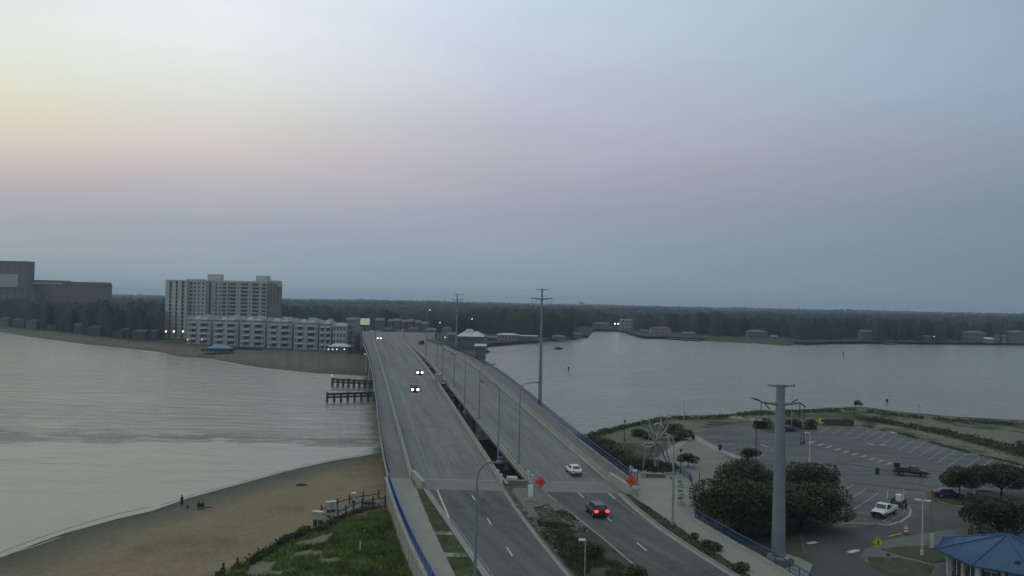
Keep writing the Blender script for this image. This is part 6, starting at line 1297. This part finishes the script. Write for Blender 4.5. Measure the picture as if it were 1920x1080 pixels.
# ================================================================ blue roofed park pavilion
def pav():
    z = 2.05; E_ = [on_px(u, v, 5.0) for u, v in ((1764,1032),(1843,1058),(1921,1076),(2010,1060),(2020,1020),(1935,1000),(1788,1006))]
    c = on_px(1889, 998, 7.6); cx, cy = c[0], c[1]; base = on_px(1860, 1110, 2.05)
    # regular octagon round the apex
    ap = (cx, cy - 0, 7.6); r = thing('park_pavilion', 'octagonal pavilion with blue metal roof at the lower right corner', 'pavilion', (cx, cy, z)); Rr = 7.6
    n = 8; a0 = R(-112.5 + 9); ring = [(Rr * math.cos(a0 + k * 2 * math.pi / n), Rr * math.sin(a0 + k * 2 * math.pi / n)) for k in range(n)]
    ze, za = PAV_E - z, PAV_A - z
    mb = MB(); vs = [(x, y, ze) for x, y in ring] + [(x * .04, y * .04, za) for x, y in ring] + [(x, y, ze - .18) for x, y in ring]
    mb.add(vs, [(k, (k + 1) % n, n + (k + 1) % n, n + k) for k in range(n)] + [(2 * n + k, 2 * n + (k + 1) % n, (k + 1) % n, k) for k in range(n)] + [tuple(range(n, 2 * n)), tuple(range(2 * n, 3 * n))[::-1]])
    mb.build('roof', mat('blue_roof_metal', (.018, .06, .13), .45, .12, .5), r)
    rf = MB()
    for k in range(n):
        a, b = ring[k], ring[(k + 1) % n]
        rf.tube([(a[0], a[1], ze + .05), (a[0] * .04, a[1] * .04, za + .05)], .1, 5)
        for j in range(1, 12):
            t = j / 12; e = (a[0] + (b[0] - a[0]) * t, a[1] + (b[1] - a[1]) * t); s = 1 - 2 * abs(t - .5) * 1; fr = 2 * abs(t - .5); p2 = ((a if t < .5 else b)[0] * fr + 0, (a if t < .5 else b)[1] * fr + 0)
            m0 = (a[0] + b[0]) / 2, (a[1] + b[1]) / 2; 
            # seam runs straight up the slope until it meets the hip
            up_ = (-m0[0], -m0[1]); Lm = math.hypot(*up_); k2 = (1 - fr) ; end = (e[0] + up_[0] * k2 * .96, e[1] + up_[1] * k2 * .96)
            rf.tube([(e[0], e[1], ze + .03), (end[0], end[1], ze + .03 + (za - ze) * k2 * .96)], .035, 4)
    rf.build('roof_seams', mat('blue_roof_ridge', (.03, .08, .20), .4, .1, .5), r)
    mb = MB(); rw = .80; W_ = [(x * rw, y * rw) for x, y in ring]
    mb.prism(W_, ze - .55, ze - .12)
    for k in range(n):
        a, b = W_[k], W_[(k + 1) % n]; mb.box((a[0], a[1], (ze - .3) / 2), (.5, .5, ze - .3), math.atan2(a[1], a[0])); L_ = math.hypot(b[0] - a[0], b[1] - a[1]); mb.box(((a[0] + b[0]) / 2, (a[1] + b[1]) / 2, (ze - .4) / 2), (.35, .35, ze - .4), math.atan2(b[1] - a[1], b[0] - a[0]))
    mb.build('columns', mat('pavilion_columns', (.36, .38, .36), .8, .08, .8), r)
    for k in range(n):
        a, b = W_[k], W_[(k + 1) % n]; an = math.atan2(b[1] - a[1], b[0] - a[0])
        for t in (.26, .74):
            x, y = a[0] + (b[0] - a[0]) * t, a[1] + (b[1] - a[1]) * t; L_ = math.hypot(b[0] - a[0], b[1] - a[1]); mb = MB(); mb.box((0, 0, 0), (L_ * .26, .08, ze - 1.3)); o = mb.build('window', mat('pavilion_glass', (.045, .05, .05), .2, .2, .5, spec=.5), r); o.location = (x * .985, y * .985, (ze - .5) / 2 + .1); o.rotation_euler = (0, 0, an)
            mb = MB(); mb.box((0, -.05, (ze - 1.1) / 2), (L_ * .28, .1, .08)); mb.box((0, -.05, 0), (.06, .1, ze - 1.1)); f_ = mb.build('window_frame', white_m, o)
    mb = MB(); mb.ball((-1.9, -4.9, ze + (za - ze) * .32), (.35, .25, .18), 8, 5); mb.build('roof_vent', darkmetal, r)
PAV_E, PAV_A = 5.0, 7.3
pav()
for u, v, lab in ((1880, 992, 'small white car-like hatch cover behind the blue roof'),): pass
b = on_px(1821, 1003, 2.04); r = thing('caution_board', 'small tan caution board leaning behind the blue roof', 'sign', b, R(20)); mb = MB(); mb.box((0, 0, .75), (.7, .05, 1.2)); mb.build('board', mat('tan_board', (.22, .17, .06), .8, .2, 1), r); mb = MB(); mb.box((0, .2, .4), (.6, .04, .9)); mb.build('prop', wood_m, r)
b = on_px(1915, 852, 2.05); r = thing('park_shelter', 'dark green shelter cut by the right edge', 'shelter', (b[0] + 2.5, b[1], 2.0)); mb = MB(); mb.box((0, 0, 1.4), (5, 3, 2.0)); mb.build('wall', mat('dark_green_wall', (.02, .035, .035), .8, .1, .5), r); mb = MB(); mb.add([(-3, -2, 2.4), (3, -2, 2.4), (3, 2, 2.4), (-3, 2, 2.4), (-3, 0, 3.2), (3, 0, 3.2)], [(0, 1, 5, 4), (1, 2, 5), (2, 3, 4, 5), (3, 0, 4), (3, 2, 1, 0)]); mb.build('roof', dark_roof, r)

# ================================================================ far lamps
def far_lamp(lab, u, v, Y, rad, m_=None, z0=2.2):
    r = thing('far_lamp', lab, 'lamp', (X_(u, Y), Y, z0)); h = Z_(u, v, Y) - z0; mb = MB(); mb.tube([(0, 0, 0), (0, 0, h)], .12, 5); mb.build('post', darkmetal, r); mb = MB(); mb.ball((0, -.2, h), rad, 8, 6); mb.build('lamp', m_ or lampwarm, r)
far_lamp('bright warm lamp above the trees left of the apartment tower', 279, 575, 650, .85)
for u, t in ((313, 'left'), (328, 'middle'), (345, 'right')): far_lamp(f'{t} white lamp of three at the foot of the apartment tower', u, 621.5, 552, .6)
far_lamp('left of the twin bright lamps on the inlet head', 1154, 607, 930, .7, headl); far_lamp('right of the twin bright lamps on the inlet head', 1160, 607, 930, .65, headl)
far_lamp('single pale lamp on the far right shore', 1752, 631, 780, .4, mat('soft_lamp_glow', (1, .9, .7), .3, 0, 1)); far_lamp('dim amber lamp on the sand at the left end of the condo row', 354, 637, 495, .55, lampamber); far_lamp('dim amber lamp below the second bay of the condo row', 381, 637, 493, .5, lampamber)
for u, v, t, mm in ((698, 621, 'left of the two amber lamps by the bridge crest', lampamber), (688, 623, 'amber lamp nearest the billboard foot', lampamber), (703, 629, 'low amber lamp beyond the bridge crest', lampamber), (724, 617, 'pale lamp over the road behind the crest', MATS['soft_lamp_glow']), (826, 605, 'pale lamp among the trees right of the crest', MATS['soft_lamp_glow']), (886, 598, 'pale lamp above the waterfront restaurant', MATS['soft_lamp_glow'])):
    far_lamp(t, u, v, 700, .5, mm)
far_lamp('small red light on the ground left of the bridge', 686.5, 664, 420, .35, lampred, 2.0)
# ================================================================ haze
def haze():
    mb = MB(); mb.box((0, 4450, 46), (17000, 10500, 96)); m = bpy.data.materials.new('haze_volume'); m.use_nodes = True; n = m.node_tree.nodes; l = m.node_tree.links
    for x in list(n): n.remove(x)
    o = n.new('ShaderNodeOutputMaterial'); v = n.new('ShaderNodeVolumePrincipled'); v.inputs['Color'].default_value = (.62, .77, .98, 1); v.inputs['Density'].default_value = 1.7e-4; v.inputs['Anisotropy'].default_value = .2
    l.new(v.outputs[0], o.inputs['Volume']); h = mb.build('haze', m); h['kind'] = 'stuff'; h.visible_shadow = True
haze()
